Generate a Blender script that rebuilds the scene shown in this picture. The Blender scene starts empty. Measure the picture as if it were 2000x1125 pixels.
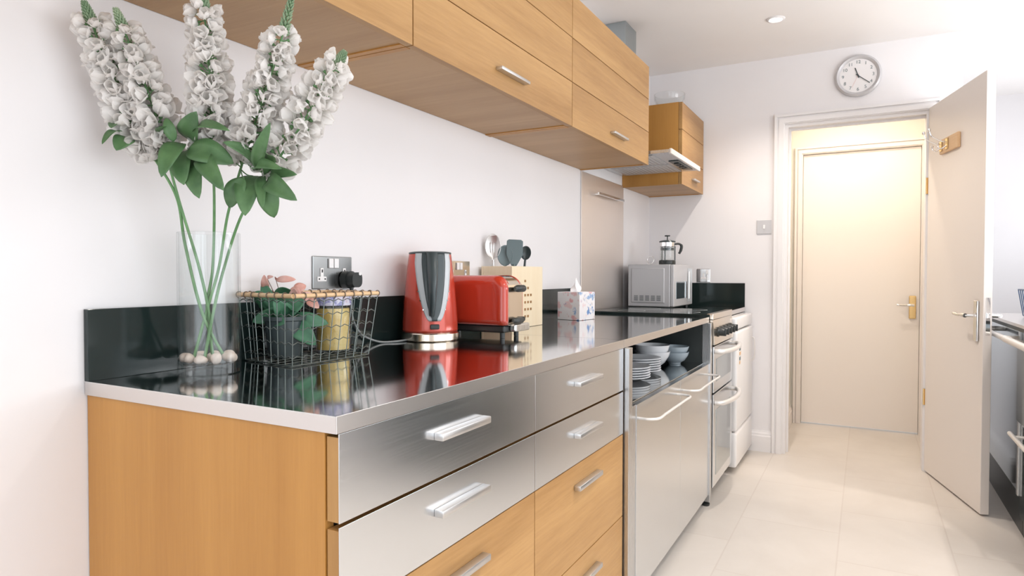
import bpy, bmesh, math, random
from mathutils import Vector, Matrix
PI = math.pi
sc = bpy.context.scene
COL = sc.collection

# ------------------------------------------------------------------ camera, world, exposure, daylight
CAM = Vector((-0.6847, -1.2845, 1.101)); YAW, PITCH, ROLL, FPX = 0.4976, -0.0205, 0.0017, 1269.7
cd = bpy.data.cameras.new('camera'); cam = bpy.data.objects.new('camera', cd); COL.objects.link(cam)
F = Vector((math.cos(YAW)*math.cos(PITCH), math.sin(YAW)*math.cos(PITCH), math.sin(PITCH)))
R = Vector((math.sin(YAW), -math.cos(YAW), 0)); U = R.cross(F)
R2 = R*math.cos(ROLL)+U*math.sin(ROLL); U2 = -R*math.sin(ROLL)+U*math.cos(ROLL)
cam.matrix_world = Matrix(((R2.x, U2.x, -F.x, CAM.x), (R2.y, U2.y, -F.y, CAM.y), (R2.z, U2.z, -F.z, CAM.z), (0, 0, 0, 1)))
cd.sensor_width = 36; cd.lens = FPX/2000*36; cd.clip_start = 0.05
sc.camera = cam
sc.view_settings.view_transform = 'Standard'; sc.view_settings.look = 'None'
sc.view_settings.exposure = 0.28; sc.view_settings.gamma = 1.0; sc.view_settings.use_curve_mapping = False
sc.cycles.use_denoising = True
sc.cycles.max_bounces = 10; sc.cycles.transparent_max_bounces = 16; sc.cycles.caustics_reflective = False; sc.cycles.caustics_refractive = False
sc.cycles.sample_clamp_indirect = 6

wd = bpy.data.worlds.new('world'); sc.world = wd; wd.use_nodes = True
wb = wd.node_tree.nodes['Background']; wb.inputs[0].default_value = (0.88, 0.94, 1.0, 1); wb.inputs[1].default_value = 1.6

def area(name, loc, rot, sx, sy, watts, col):
    l = bpy.data.lights.new(name, 'AREA'); l.shape = 'RECTANGLE'; l.size = sx; l.size_y = sy
    l.energy = watts; l.color = col
    o = bpy.data.objects.new(name, l); COL.objects.link(o); o.location = loc; o.rotation_euler = rot
    return o
# daylight entering at the window behind the camera and at the glazed door in the right wall
UP = math.radians(36)     # upward tilt added to the window lights to brighten the ceiling
area('daylight_front', (-2.68, -1.35, 1.35), (PI/2+UP, 0, -PI/2), 2.1, 1.8, 9, (0.93, 0.965, 1.0))
area('added_light_sink', (2.4, -2.86, 1.6), (PI/2+UP*1.3, 0, 0), 1.5, 0.98, 24, (0.96, 0.975, 1.0))  # unseen source, added to light cabinet fronts, far wall and ceiling
area('daylight_right', (0.1, -2.86, 1.25), (PI/2+UP, 0, 0), 2.5, 1.9, 18, (0.93, 0.965, 1.0))
area('added_light_recess', (4.45, -2.86, 1.5), (PI/2+UP, 0, 0), 1.0, 1.1, 5.5, (0.93, 0.965, 1.0))  # unseen source, added to brighten the recess beyond the open door

# ------------------------------------------------------------------ materials
def nt(m):
    m.use_nodes = True
    return m.node_tree, m.node_tree.nodes['Principled BSDF']
def mat(name, col, rough=0.5, metal=0.0, **kw):
    m = bpy.data.materials.new(name); t, b = nt(m)
    b.inputs['Base Color'].default_value = (*col, 1); b.inputs['Roughness'].default_value = rough; b.inputs['Metallic'].default_value = metal
    for k, v in kw.items():
        b.inputs[k.replace('_', ' ')].default_value = v
    return m
def coords(t, scale, rnd=True):
    tc = t.nodes.new('ShaderNodeTexCoord'); mp = t.nodes.new('ShaderNodeMapping'); mp.inputs['Scale'].default_value = scale
    t.links.new(tc.outputs['Object'], mp.inputs['Vector'])
    if rnd:
        oi = t.nodes.new('ShaderNodeObjectInfo'); mu = t.nodes.new('ShaderNodeMath'); mu.operation = 'MULTIPLY'; mu.inputs[1].default_value = 37
        t.links.new(oi.outputs['Random'], mu.inputs[0]); t.links.new(mu.outputs[0], mp.inputs['Location'])
    return mp.outputs['Vector']
def ramp(t, fac, stops):
    r = t.nodes.new('ShaderNodeValToRGB'); e = r.color_ramp.elements
    e[0].position, e[0].color = stops[0][0], (*stops[0][1], 1)
    e[1].position, e[1].color = stops[-1][0], (*stops[-1][1], 1)
    for p, c in stops[1:-1]:
        n = e.new(p); n.color = (*c, 1)
    t.links.new(fac, r.inputs['Fac']); return r.outputs['Color']
def noise(t, vec, scale, detail=4, rough=0.55, dist=0.0):
    n = t.nodes.new('ShaderNodeTexNoise'); n.inputs['Scale'].default_value = scale; n.inputs['Detail'].default_value = detail
    n.inputs['Roughness'].default_value = rough; n.inputs['Distortion'].default_value = dist
    t.links.new(vec, n.inputs['Vector']); return n.outputs['Fac']
def bump(t, b, h, strength, dist=0.001):
    n = t.nodes.new('ShaderNodeBump'); n.inputs['Strength'].default_value = strength; n.inputs['Distance'].default_value = dist
    t.links.new(h, n.inputs['Height']); t.links.new(n.outputs['Normal'], b.inputs['Normal'])
def wood(name, axis, a, c, rough=0.42, rows=False):
    m = bpy.data.materials.new(name); t, b = nt(m)
    s = {'x': (0.5, 9, 9), 'y': (9, 0.5, 9), 'z': (9, 9, 0.5)}[axis]
    v = coords(t, s)
    broad = noise(t, v, 0.9, 3, 0.5, 0.6); fine = noise(t, v, 14, 5, 0.7)
    mx = t.nodes.new('ShaderNodeMath'); mx.operation = 'MULTIPLY_ADD'; mx.inputs[1].default_value = 0.34
    t.links.new(fine, mx.inputs[0])
    h = t.nodes.new('ShaderNodeMath'); h.operation = 'MULTIPLY'; h.inputs[1].default_value = 0.72; t.links.new(broad, h.inputs[0])
    t.links.new(h.outputs[0], mx.inputs[2])
    mid = tuple((x+y)/2 for x, y in zip(a, c))
    t.links.new(ramp(t, mx.outputs[0], [(0.38, c), (0.52, mid), (0.66, a)]), b.inputs['Base Color'])
    b.inputs['Roughness'].default_value = rough; bump(t, b, fine, 0.12, 0.0006)
    return m
def brushed(name, col, rough, axis='x', amt=0.05, metal=1.0):
    m = bpy.data.materials.new(name); t, b = nt(m)
    s = {'x': (1, 90, 90), 'y': (90, 1, 90), 'z': (90, 90, 1)}[axis]
    f = noise(t, coords(t, s), 5, 3)
    b.inputs['Base Color'].default_value = (*col, 1); b.inputs['Metallic'].default_value = metal
    r = t.nodes.new('ShaderNodeMapRange'); r.inputs[3].default_value = rough-amt; r.inputs[4].default_value = rough+amt
    t.links.new(f, r.inputs[0]); t.links.new(r.outputs[0], b.inputs['Roughness'])
    bump(t, b, f, 0.03, 0.0004)
    return m
def glass(name, tint=(0.97, 0.98, 0.98), ior=1.45):
    """thin clear glass: a Fresnel mix of a clear pane and its surface gloss"""
    m = bpy.data.materials.new(name); m.use_nodes = True; t = m.node_tree; t.nodes.remove(t.nodes['Principled BSDF'])
    tr = t.nodes.new('ShaderNodeBsdfTransparent'); tr.inputs[0].default_value = (*tint, 1)
    gl = t.nodes.new('ShaderNodeBsdfGlossy'); gl.inputs['Roughness'].default_value = 0.02
    fr = t.nodes.new('ShaderNodeFresnel'); ge = t.nodes.new('ShaderNodeNewGeometry')
    io = t.nodes.new('ShaderNodeMapRange'); io.inputs[3].default_value = ior; io.inputs[4].default_value = 1/ior
    t.links.new(ge.outputs['Backfacing'], io.inputs[0]); t.links.new(io.outputs[0], fr.inputs['IOR'])
    mx = t.nodes.new('ShaderNodeMixShader'); t.links.new(fr.outputs[0], mx.inputs[0]); t.links.new(tr.outputs[0], mx.inputs[1]); t.links.new(gl.outputs[0], mx.inputs[2])
    t.links.new(mx.outputs[0], t.nodes['Material Output'].inputs['Surface'])
    return m
M = {}
def wallmat(name, col, rough=0.65):
    m = bpy.data.materials.new(name); t, b = nt(m)
    v = coords(t, (1, 1, 1), False)
    n = noise(t, v, 2.0, 3)
    c2 = tuple(x*0.975 for x in col)
    t.links.new(ramp(t, n, [(0.35, c2), (0.65, col)]), b.inputs['Base Color'])
    b.inputs['Roughness'].default_value = rough
    bump(t, b, noise(t, v, 180, 2), 0.08, 0.0005)
    return m
M['wall'] = wallmat('white_wall_paint', (0.86, 0.835, 0.84))
M['ceiling'] = wallmat('ceiling_paint', (0.94, 0.905, 0.88), 0.8)
M['hall'] = wallmat('cream_hall_paint', (0.88, 0.84, 0.76))
M['gloss'] = mat('white_gloss_paint', (0.86, 0.835, 0.83), 0.32)
M['door'] = mat('cream_door_paint', (0.88, 0.82, 0.775), 0.38)
M['wood_x'] = wood('oak_veneer_horizontal', 'x', (0.50, 0.285, 0.108), (0.33, 0.168, 0.052))
M['wood_z'] = wood('oak_veneer_upright', 'z', (0.54, 0.262, 0.063), (0.45, 0.205, 0.044))
M['wood_y'] = wood('oak_veneer_depth', 'y', (0.49, 0.29, 0.13), (0.39, 0.215, 0.085))
M['wood_dark'] = wood('oak_edge', 'z', (0.42, 0.22, 0.08), (0.30, 0.15, 0.05))
M['bamboo'] = wood('pale_beech', 'z', (0.88, 0.76, 0.56), (0.82, 0.67, 0.46))
M['rimwood'] = wood('pale_rim_wood', 'x', (0.80, 0.56, 0.33), (0.70, 0.44, 0.23))
M['worktop'] = brushed('polished_steel_worktop', (0.74, 0.745, 0.735), 0.075, 'x', 0.012)
M['edge'] = mat('worktop_edge_steel', (0.74, 0.71, 0.69), 0.3, 1.0)
M['front'] = brushed('satin_steel_front', (0.755, 0.78, 0.805), 0.22, 'x', 0.03)
M['steel'] = brushed('brushed_steel', (0.62, 0.63, 0.64), 0.28, 'z')
M['splash_steel'] = brushed('brushed_steel_splash', (0.80, 0.74, 0.70), 0.42, 'z')
M['bluesteel'] = brushed('galvanised_duct_steel', (0.42, 0.47, 0.49), 0.4, 'z')
M['mirror'] = mat('polished_dark_steel', (0.42, 0.47, 0.49), 0.09, 1.0)
M['handle'] = mat('aluminium_handle', (0.64, 0.63, 0.62), 0.36, 1.0)
M['chrome'] = mat('chrome', (0.8, 0.8, 0.8), 0.08, 1.0)
M['whiterail'] = mat('pale_satin_rail', (0.80, 0.77, 0.74), 0.3, 0.35)
M['darksteel'] = brushed('dark_satin_steel', (0.30, 0.31, 0.31), 0.25, 'z')
M['brass'] = mat('brass', (0.85, 0.62, 0.30), 0.18, 1.0)
M['blackgloss'] = mat('black_glass_upstand', (0.014, 0.024, 0.023), 0.09, 0, Specular_IOR_Level=0.32)
M['black'] = mat('black_plastic', (0.018, 0.022, 0.022), 0.35)
M['blackmat'] = mat('black_enamel', (0.02, 0.026, 0.026), 0.5)
M['dark'] = mat('dark_gap', (0.012, 0.012, 0.012), 0.8)
M['charcoal'] = mat('charcoal_plastic', (0.045, 0.062, 0.066), 0.3)
M['greynylon'] = mat('grey_nylon', (0.14, 0.19, 0.20), 0.45)
M['lightgrey'] = mat('pale_grey_plastic', (0.55, 0.58, 0.60), 0.35)
M['silver'] = mat('silver_painted_case', (0.60, 0.59, 0.60), 0.4, 0.25)
M['white'] = mat('white_enamel', (0.88, 0.86, 0.85), 0.22)
M['china'] = mat('white_china', (0.82, 0.83, 0.85), 0.15)
M['greychina'] = mat('blue_grey_china', (0.40, 0.47, 0.52), 0.2)
M['red'] = mat('red_enamel', (0.56, 0.045, 0.02), 0.16, 0, Coat_Weight=0.6)
M['redk'] = mat('red_metallic_enamel', (0.56, 0.060, 0.032), 0.24, 0.2, Coat_Weight=0.5)
M['creamsteel'] = brushed('warm_steel', (0.80, 0.72, 0.62), 0.2, 'z')
M['wire'] = mat('grey_wire', (0.20, 0.23, 0.22), 0.35, 0.8)
M['hookwire'] = mat('bronze_wire', (0.22, 0.17, 0.13), 0.4, 0.6)
M['glass'] = glass('clear_glass')
M['cable'] = mat('grey_cable', (0.28, 0.30, 0.30), 0.4)
M['bluewire'] = mat('dark_blue_wire', (0.03, 0.07, 0.16), 0.35)
M['stone'] = wallmat('pale_pink_stone', (0.80, 0.66, 0.57), 0.6)
def leafmat(name, a, c):
    m = bpy.data.materials.new(name); t, b = nt(m)
    t.links.new(ramp(t, noise(t, coords(t, (30, 30, 30)), 1.0, 3), [(0.3, a), (0.7, c)]), b.inputs['Base Color'])
    b.inputs['Roughness'].default_value = 0.45
    return m
M['leaf'] = leafmat('green_leaf', (0.055, 0.13, 0.05), (0.105, 0.215, 0.085))
M['leaf2'] = leafmat('deep_green_leaf', (0.05, 0.16, 0.09), (0.09, 0.25, 0.14))
M['stem'] = leafmat('green_stem', (0.10, 0.24, 0.09), (0.17, 0.34, 0.14))
M['bud'] = leafmat('pale_green_bud', (0.15, 0.25, 0.14), (0.34, 0.44, 0.28))
M['pink'] = leafmat('salmon_petal', (0.62, 0.28, 0.22), (0.82, 0.52, 0.46))
def petalmat():
    m = mat('white_petal', (0.95, 0.93, 0.91), 0.7); t = m.node_tree; b = t.nodes['Principled BSDF']
    tl = t.nodes.new('ShaderNodeBsdfTranslucent'); tl.inputs[0].default_value = (0.95, 0.93, 0.91, 1); mx = t.nodes.new('ShaderNodeMixShader'); mx.inputs[0].default_value = 0.5
    t.links.new(b.outputs[0], mx.inputs[1]); t.links.new(tl.outputs[0], mx.inputs[2]); t.links.new(mx.outputs[0], t.nodes['Material Output'].inputs['Surface'])
    return m
M['petal'] = petalmat()
def pastamat():
    m = bpy.data.materials.new('dried_pasta'); t, b = nt(m)
    t.links.new(ramp(t, noise(t, coords(t, (20, 20, 20)), 1, 3), [(0.3, (0.85, 0.56, 0.14)), (0.7, (0.92, 0.74, 0.32))]), b.inputs['Base Color'])
    b.inputs['Roughness'].default_value = 0.5; return m
M['pasta'] = pastamat()
def foilmat():
    m = bpy.data.materials.new('blue_white_patterned_lid'); t, b = nt(m)
    t.links.new(ramp(t, noise(t, coords(t, (45, 45, 45)), 1, 3, 0.6, 1.5), [(0.36, (0.12, 0.16, 0.38)), (0.48, (0.42, 0.42, 0.68)), (0.58, (0.80, 0.80, 0.90)), (0.72, (0.62, 0.50, 0.62))]), b.inputs['Base Color'])
    b.inputs['Roughness'].default_value = 0.15; return m
M['lid'] = foilmat()
def floralmat():
    m = bpy.data.materials.new('floral_card'); t, b = nt(m)
    v = coords(t, (1, 1, 1), False)
    w = t.nodes.new('ShaderNodeTexVoronoi'); w.inputs['Scale'].default_value = 33
    dn = t.nodes.new('ShaderNodeTexNoise'); dn.inputs['Scale'].default_value = 45; t.links.new(v, dn.inputs['Vector'])
    da = t.nodes.new('ShaderNodeMix'); da.data_type = 'VECTOR'; da.inputs[0].default_value = 0.045; t.links.new(v, da.inputs[4]); t.links.new(dn.outputs['Color'], da.inputs[5]); t.links.new(da.outputs[1], w.inputs['Vector'])
    n = noise(t, v, 60, 4, 0.6, 0.8)
    ad = t.nodes.new('ShaderNodeMath'); ad.operation = 'MULTIPLY_ADD'; ad.inputs[1].default_value = 0.8; t.links.new(n, ad.inputs[0]); t.links.new(w.outputs['Distance'], ad.inputs[2])
    sp = t.nodes.new('ShaderNodeSeparateColor'); t.links.new(w.outputs['Color'], sp.inputs[0])
    col = ramp(t, sp.outputs[0], [(0.0, (0.12, 0.24, 0.52)), (0.26, (0.30, 0.46, 0.70)), (0.38, (0.78, 0.42, 0.44)), (0.75, (0.85, 0.66, 0.66)), (1.0, (0.40, 0.56, 0.56))])
    fac = t.nodes.new('ShaderNodeMapRange'); fac.inputs[1].default_value = 0.72; fac.inputs[2].default_value = 0.95; t.links.new(ad.outputs[0], fac.inputs[0])
    mx = t.nodes.new('ShaderNodeMix'); mx.data_type = 'RGBA'; t.links.new(fac.outputs[0], mx.inputs[0]); t.links.new(col, mx.inputs[6]); mx.inputs[7].default_value = (0.88, 0.85, 0.86, 1)
    t.links.new(mx.outputs[2], b.inputs['Base Color']); b.inputs['Roughness'].default_value = 0.5
    return m
M['floral'] = floralmat()
M['tissue'] = mat('white_tissue', (0.90, 0.87, 0.87), 0.9)
def floormat():
    m = bpy.data.materials.new('pale_stone_floor_tiles'); t, b = nt(m)
    v = coords(t, (1, 1, 1), False)
    br = t.nodes.new('ShaderNodeTexBrick'); br.inputs['Scale'].default_value = 1.0
    br.inputs['Brick Width'].default_value = 0.60; br.inputs['Row Height'].default_value = 0.40; br.inputs['Mortar Size'].default_value = 0.0035; br.inputs['Mortar Smooth'].default_value = 0.3
    br.inputs['Color1'].default_value = (0.74, 0.69, 0.64, 1); br.inputs['Color2'].default_value = (0.71, 0.66, 0.61, 1); br.inputs['Mortar'].default_value = (0.67, 0.61, 0.56, 1)
    t.links.new(v, br.inputs['Vector'])
    n = noise(t, v, 2.4, 6, 0.6, 0.4)
    c = ramp(t, n, [(0.3, (0.90, 0.89, 0.88)), (0.7, (1.0, 1.0, 1.0))])
    mx = t.nodes.new('ShaderNodeMix'); mx.data_type = 'RGBA'; mx.blend_type = 'MULTIPLY'; mx.inputs[0].default_value = 1
    t.links.new(br.outputs['Color'], mx.inputs[6]); t.links.new(c, mx.inputs[7]); t.links.new(mx.outputs[2], b.inputs['Base Color'])
    b.inputs['Roughness'].default_value = 0.42
    bump(t, b, br.outputs['Fac'], -0.25, 0.002)
    return m
M['floor'] = floormat()
def emis(name, col, s):
    m = mat(name, (0.8, 0.8, 0.8), 0.4); b = m.node_tree.nodes['Principled BSDF']
    b.inputs['Emission Color'].default_value = (*col, 1); b.inputs['Emission Strength'].default_value = s
    return m
M['lamp'] = emis('lit_lamp_lens', (1.0, 0.93, 0.82), 9)

# ------------------------------------------------------------------ mesh helpers
def B(): return bmesh.new()
def box(bm, x0, x1, y0, y1, z0, z1, bev=0.0, seg=2, mi=0, rot=None, at=None):
    x0, x1 = min(x0, x1), max(x0, x1); y0, y1 = min(y0, y1), max(y0, y1); z0, z1 = min(z0, z1), max(z0, z1)
    vs = [bm.verts.new(p) for p in ((x0, y0, z0), (x1, y0, z0), (x1, y1, z0), (x0, y1, z0), (x0, y0, z1), (x1, y0, z1), (x1, y1, z1), (x0, y1, z1))]
    fs = [bm.faces.new([vs[i] for i in q]) for q in ((0, 3, 2, 1), (4, 5, 6, 7), (0, 1, 5, 4), (1, 2, 6, 5), (2, 3, 7, 6), (3, 0, 4, 7))]
    for f in fs: f.material_index = mi
    allv = vs
    if bev > 0:
        es = list({e for f in fs for e in f.edges})
        r = bmesh.ops.bevel(bm, geom=es, offset=bev, segments=seg, profile=0.5, affect='EDGES')
        allv = list({v for f in r['faces'] for v in f.verts} | {v for v in vs if v.is_valid})
        for f in r['faces']: f.material_index = mi
    if rot is not None:
        c = Vector(at) if at else Vector(((x0+x1)/2, (y0+y1)/2, (z0+z1)/2))
        bmesh.ops.rotate(bm, cent=c, matrix=rot, verts=allv)
    return allv
def lathe(bm, prof, n=40, cx=0, cy=0, mi=0, closed_ends=True, sx=1.0, sy=1.0):
    """profile of (r, z) turned about the upright axis through (cx, cy)"""
    rings = []
    for r, z in prof:
        if r < 1e-6: rings.append([bm.verts.new((cx, cy, z))])
        else: rings.append([bm.verts.new((cx+sx*r*math.cos(2*PI*i/n), cy+sy*r*math.sin(2*PI*i/n), z)) for i in range(n)])
    for a, b in zip(rings, rings[1:]):
        if len(a) == 1 and len(b) == 1: continue
        for i in range(n):
            j = (i+1) % n
            if len(a) == 1: f = bm.faces.new((a[0], b[j], b[i]))
            elif len(b) == 1: f = bm.faces.new((a[i], a[j], b[0]))
            else: f = bm.faces.new((a[i], a[j], b[j], b[i]))
            f.material_index = mi
    return rings
def tube(bm, pts, r, n=8, mi=0, cap=True, closed=False):
    pts = [Vector(p) for p in pts]; rs = r if isinstance(r, (list, tuple)) else [r]*len(pts)
    rings = []; prev = None
    for i, p in enumerate(pts):
        if closed: d = pts[(i+1) % len(pts)]-pts[i-1]
        else: d = (pts[min(i+1, len(pts)-1)]-pts[max(i-1, 0)])
        d.normalize()
        if prev is None:
            a = Vector((0, 0, 1)) if abs(d.z) < 0.9 else Vector((1, 0, 0))
            s = d.cross(a).normalized()
        else: s = (prev-d*prev.dot(d)).normalized()
        prev = s; w = d.cross(s)
        rings.append([bm.verts.new(p+(s*math.cos(2*PI*k/n)+w*math.sin(2*PI*k/n))*rs[i]) for k in range(n)])
    pairs = list(zip(rings, rings[1:]))+([(rings[-1], rings[0])] if closed else [])
    for a, b in pairs:
        for k in range(n):
            f = bm.faces.new((a[k], a[(k+1) % n], b[(k+1) % n], b[k])); f.material_index = mi
    if cap and not closed:
        f = bm.faces.new(rings[0]); f.material_index = mi
        f = bm.faces.new(rings[-1]); f.material_index = mi
def prism(bm, poly, z0, z1, mi=0, axis='z'):
    def P(a, b, c): return {'z': (a, b, c), 'y': (a, c, b), 'x': (c, a, b)}[axis]
    lo = [bm.verts.new(P(a, b, z0)) for a, b in poly]; hi = [bm.verts.new(P(a, b, z1)) for a, b in poly]
    n = len(poly); fs = [bm.faces.new(lo), bm.faces.new(hi)]
    for i in range(n): fs.append(bm.faces.new((lo[i], lo[(i+1) % n], hi[(i+1) % n], hi[i])))
    for f in fs: f.material_index = mi
    return lo+hi
def rounded(cx, cy, w, h, r, n=5):
    out = []
    for sx, sy, a0 in ((1, 1, 0), (-1, 1, 90), (-1, -1, 180), (1, -1, 270)):
        for k in range(n+1):
            a = math.radians(a0+90*k/n); out.append((cx+sx*(w/2-r)+r*math.cos(a), cy+sy*(h/2-r)+r*math.sin(a)))
    return out
def spline(pts, n=10):
    pts = [Vector(p) for p in pts]; out = []
    for i in range(len(pts)-1):
        p0 = pts[max(i-1, 0)]; p1 = pts[i]; p2 = pts[i+1]; p3 = pts[min(i+2, len(pts)-1)]
        for k in range(n):
            t = k/n
            out.append(0.5*((2*p1)+(p2-p0)*t+(2*p0-5*p1+4*p2-p3)*t*t+(-p0+3*p1-3*p2+p3)*t**3))
    out.append(pts[-1]); return out
def obj(name, bm, m, parent=None, world=True, smooth=None, solid=0.0):
    """link one bmesh as one mesh object; world: the mesh was drawn in room coordinates"""
    bmesh.ops.recalc_face_normals(bm, faces=bm.faces)
    if parent is not None and world:
        org = Vector(); p = parent
        while p is not None: org += p.location; p = p.parent
        bmesh.ops.translate(bm, vec=-org, verts=bm.verts)
    me = bpy.data.meshes.new(name); bm.to_mesh(me); bm.free()
    for x in (m if isinstance(m, (list, tuple)) else [m]): me.materials.append(x)
    if smooth:
        me.polygons.foreach_set('use_smooth', [True]*len(me.polygons)); me.set_sharp_from_angle(angle=math.radians(smooth))
    o = bpy.data.objects.new(name, me); COL.objects.link(o)
    if parent is not None: o.parent = parent
    if solid:
        s = o.modifiers.new('solid', 'SOLIDIFY'); s.thickness = solid; s.offset = 0
    return o
def tag(o, label, cat, group=None):
    o['label'] = label; o['category'] = cat
    if group: o['group'] = group
    return o
def thing(name, label, cat, loc=(0, 0, 0), rotz=0, group=None):
    o = bpy.data.objects.new(name, None); COL.objects.link(o); o.location = loc; o.rotation_euler = (0, 0, rotz); o.empty_display_size = 0.05
    return tag(o, label, cat, group)
def struct(name, bm, m, **kw):
    o = obj(name, bm, m, **kw)
    if o.parent is None: o['kind'] = 'structure'
    return o
def dup(root, loc=None, label=None, rotz=None):
    r = root.copy(); COL.objects.link(r)
    if loc is not None: r.location = loc
    if rotz is not None: r.rotation_euler.z = rotz
    if label: r['label'] = label
    for ch in list(root.children):
        c = ch.copy(); COL.objects.link(c); c.parent = r
        for g in list(ch.children):
            d = g.copy(); COL.objects.link(d); d.parent = c
    return r
def pick(o, i):      # children of a thing in build order
    return list(o.children)[i]

# ------------------------------------------------------------------ room shell
XB, HC = 3.62, 2.434        # far wall, ceiling height
XF, YR = -2.6, -2.75        # wall behind the camera, right-hand wall
XH = 4.58                   # wall at the end of the hall
b = B(); box(b, XF-.1, 5.4, YR-.1, 0.1, -0.1, 0); struct('floor', b, M['floor'])
b = B(); box(b, XF-.1, 5.4, YR-.1, 0.1, HC, HC+.1); struct('ceiling', b, M['ceiling'])
b = B(); box(b, XF, XB+.0, 0, 0.1, 0, HC); struct('wall_left', b, M['wall'])
# far wall: pieces round the doorway, with the return into the recess on the right
DL, DR, DT = -0.845, -1.588, 2.02
b = B()
box(b, XB, XB+.12, DL, 0.1, 0, HC); box(b, XB, XB+.12, DR, DL, DT, HC); box(b, XB, XB+.12, -1.742, DR, 0, HC)
struct('wall_back', b, M['wall'])
b = B(); box(b, XB+.12, 5.3, -1.742, -1.70, 0, HC); box(b, 5.3, 5.4, YR, -1.742, 0, HC); struct('wall_recess', b, M['wall'])
b = B(); x0, x1, z0, z1 = -1.2, 1.4, 0.25, 2.25
x2, x3, z2, z3 = 1.6, 3.2, 1.08, 2.12
box(b, x1, x2, YR-.1, YR, 0, HC); box(b, x2, x3, YR-.1, YR, z3, HC); box(b, x2, x3, YR-.1, YR, 0, z2)
box(b, XF, x0, YR-.1, YR, 0, HC); box(b, x3, 3.9, YR-.1, YR, 0, HC); box(b, 5.0, 5.4, YR-.1, YR, 0, HC); box(b, 3.9, 5.0, YR-.1, YR, 0, .9); box(b, 3.9, 5.0, YR-.1, YR, 2.1, HC); box(b, x0, x1, YR-.1, YR, z1, HC); box(b, x0, x1, YR-.1, YR, 0, z0)
struct('wall_right', b, M['wall'])
b = B(); y0, y1, z0, z1 = -2.45, -0.25, 0.4, 2.3
box(b, XF-.1, XF, YR, y0, 0, HC); box(b, XF-.1, XF, y1, 0.1, 0, HC); box(b, XF-.1, XF, y0, y1, z1, HC); box(b, XF-.1, XF, y0, y1, 0, z0)
struct('wall_front', b, M['wall'])
def windowframe(name, pts, axis):
    b = B()
    for q in pts: box(b, *q, bev=0.004)
    struct(name, b, M['gloss'])
windowframe('window_1', [(XF-.07, XF-.02, -2.45, -2.39, .4, 2.3), (XF-.07, XF-.02, -.31, -.25, .4, 2.3), (XF-.07, XF-.02, -1.38, -1.32, .4, 2.3), (XF-.07, XF-.02, -2.45, -.25, .4, .46), (XF-.07, XF-.02, -2.45, -.25, 2.24, 2.3)], 'x')
windowframe('window_2', [(-1.2, -1.14, YR-.07, YR-.02, .25, 2.25), (1.34, 1.4, YR-.07, YR-.02, .25, 2.25), (.07, .13, YR-.07, YR-.02, .25, 2.25), (-1.2, 1.4, YR-.07, YR-.02, .25, .31), (-1.2, 1.4, YR-.07, YR-.02, 2.19, 2.25)], 'y')
windowframe('added_window_3', [(1.6, 1.66, YR-.07, YR-.02, 1.08, 2.12), (3.14, 3.2, YR-.07, YR-.02, 1.08, 2.12), (2.37, 2.43, YR-.07, YR-.02, 1.08, 2.12), (1.6, 3.2, YR-.07, YR-.02, 1.08, 1.14), (1.6, 3.2, YR-.07, YR-.02, 2.06, 2.12)], 'y')  # unseen window over the right worktop, added along with its light
windowframe('added_window_4', [(3.9, 3.96, YR-.07, YR-.02, .9, 2.1), (4.94, 5.0, YR-.07, YR-.02, .9, 2.1), (3.9, 5.0, YR-.07, YR-.02, .9, .96), (3.9, 5.0, YR-.07, YR-.02, 2.04, 2.1)], 'y')  # unseen recess window, added along with its light
# hall behind the doorway
b = B(); box(b, XB+.12, XH, -0.80, -0.70, 0, HC); struct('wall_hall_left', b, M['hall'])
b = B(); box(b, XB+.12, XH, -1.70, -1.66, 0, HC); struct('wall_hall_right', b, M['hall'])
b = B(); box(b, XH, XH+.1, -1.70, -.70, 1.99, HC); box(b, XH, XH+.1, -.872, -.70, 0, 1.99); box(b, XH, XH+.1, -1.70, -1.617, 0, 1.99); struct('wall_hall_end', b, M['hall'])
# architrave round the doorway (moulded: two steps)
def architrave(name, x, yl, yr, zt, w, m, d=-1):
    b = B()
    for off, th, ww in ((0, 0.014, w), (0.006, 0.022, w*0.45), (w-0.018, 0.026, 0.014)):
        box(b, x+d*th, x, yl+off, yl+off+ww, 0, zt+off-.0002)
        box(b, x+d*th, x, yr-off-ww, yr-off, 0, zt+off-.0002)
        box(b, x+d*th, x, yr-off-ww, yl+off+ww, zt+off, zt+off+ww)
    return struct(name, b, m)
architrave('trim_1', XB, DL, DR, DT, 0.062, M['gloss'])
b = B(); box(b, XB, XB+.12, DL-.018, DL, 0, DT-.018); box(b, XB, XB+.12, DR, DR+.012, 0, DT-.0182); box(b, XB, XB+.12, DR, DL, DT-.018, DT)
box(b, XB+.05, XB+.065, DL-.03, DL-.018, 0, DT-.018); box(b, XB+.05, XB+.065, DR+.012, DL-.0302, DT-.032, DT-.0182)
struct('trim_2', b, M['gloss'])
architrave('trim_3', XH, -.872, -1.617, 1.99, 0.055, M['door'])
def skirting(name, x0, y0, x1, y1, nx, ny, m=None):
    """moulded skirting along (x0,y0)-(x1,y1), thickness towards (nx,ny)"""
    prof = [(0, 0), (0.018, 0), (0.018, 0.095), (0.013, 0.103), (0.013, 0.112), (0.007, 0.122), (0.005, 0.13), (0, 0.13)]
    b = B(); a = [b.verts.new((x0+nx*d, y0+ny*d, z)) for d, z in prof]; c = [b.verts.new((x1+nx*d, y1+ny*d, z)) for d, z in prof]
    b.faces.new(a); b.faces.new(c)
    for i in range(len(prof)): b.faces.new((a[i], a[(i+1) % len(prof)], c[(i+1) % len(prof)], c[i]))
    return struct(name, b, m or M['gloss'])
skirting('baseboard_back', XB, -.62, XB, -.783, -1, 0)
skirting('baseboard_corner', XB, -1.652, XB, -1.76, -1, 0)
skirting('baseboard_recess', XB-.018, -1.742, 5.3, -1.742, 0, -1)
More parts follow.
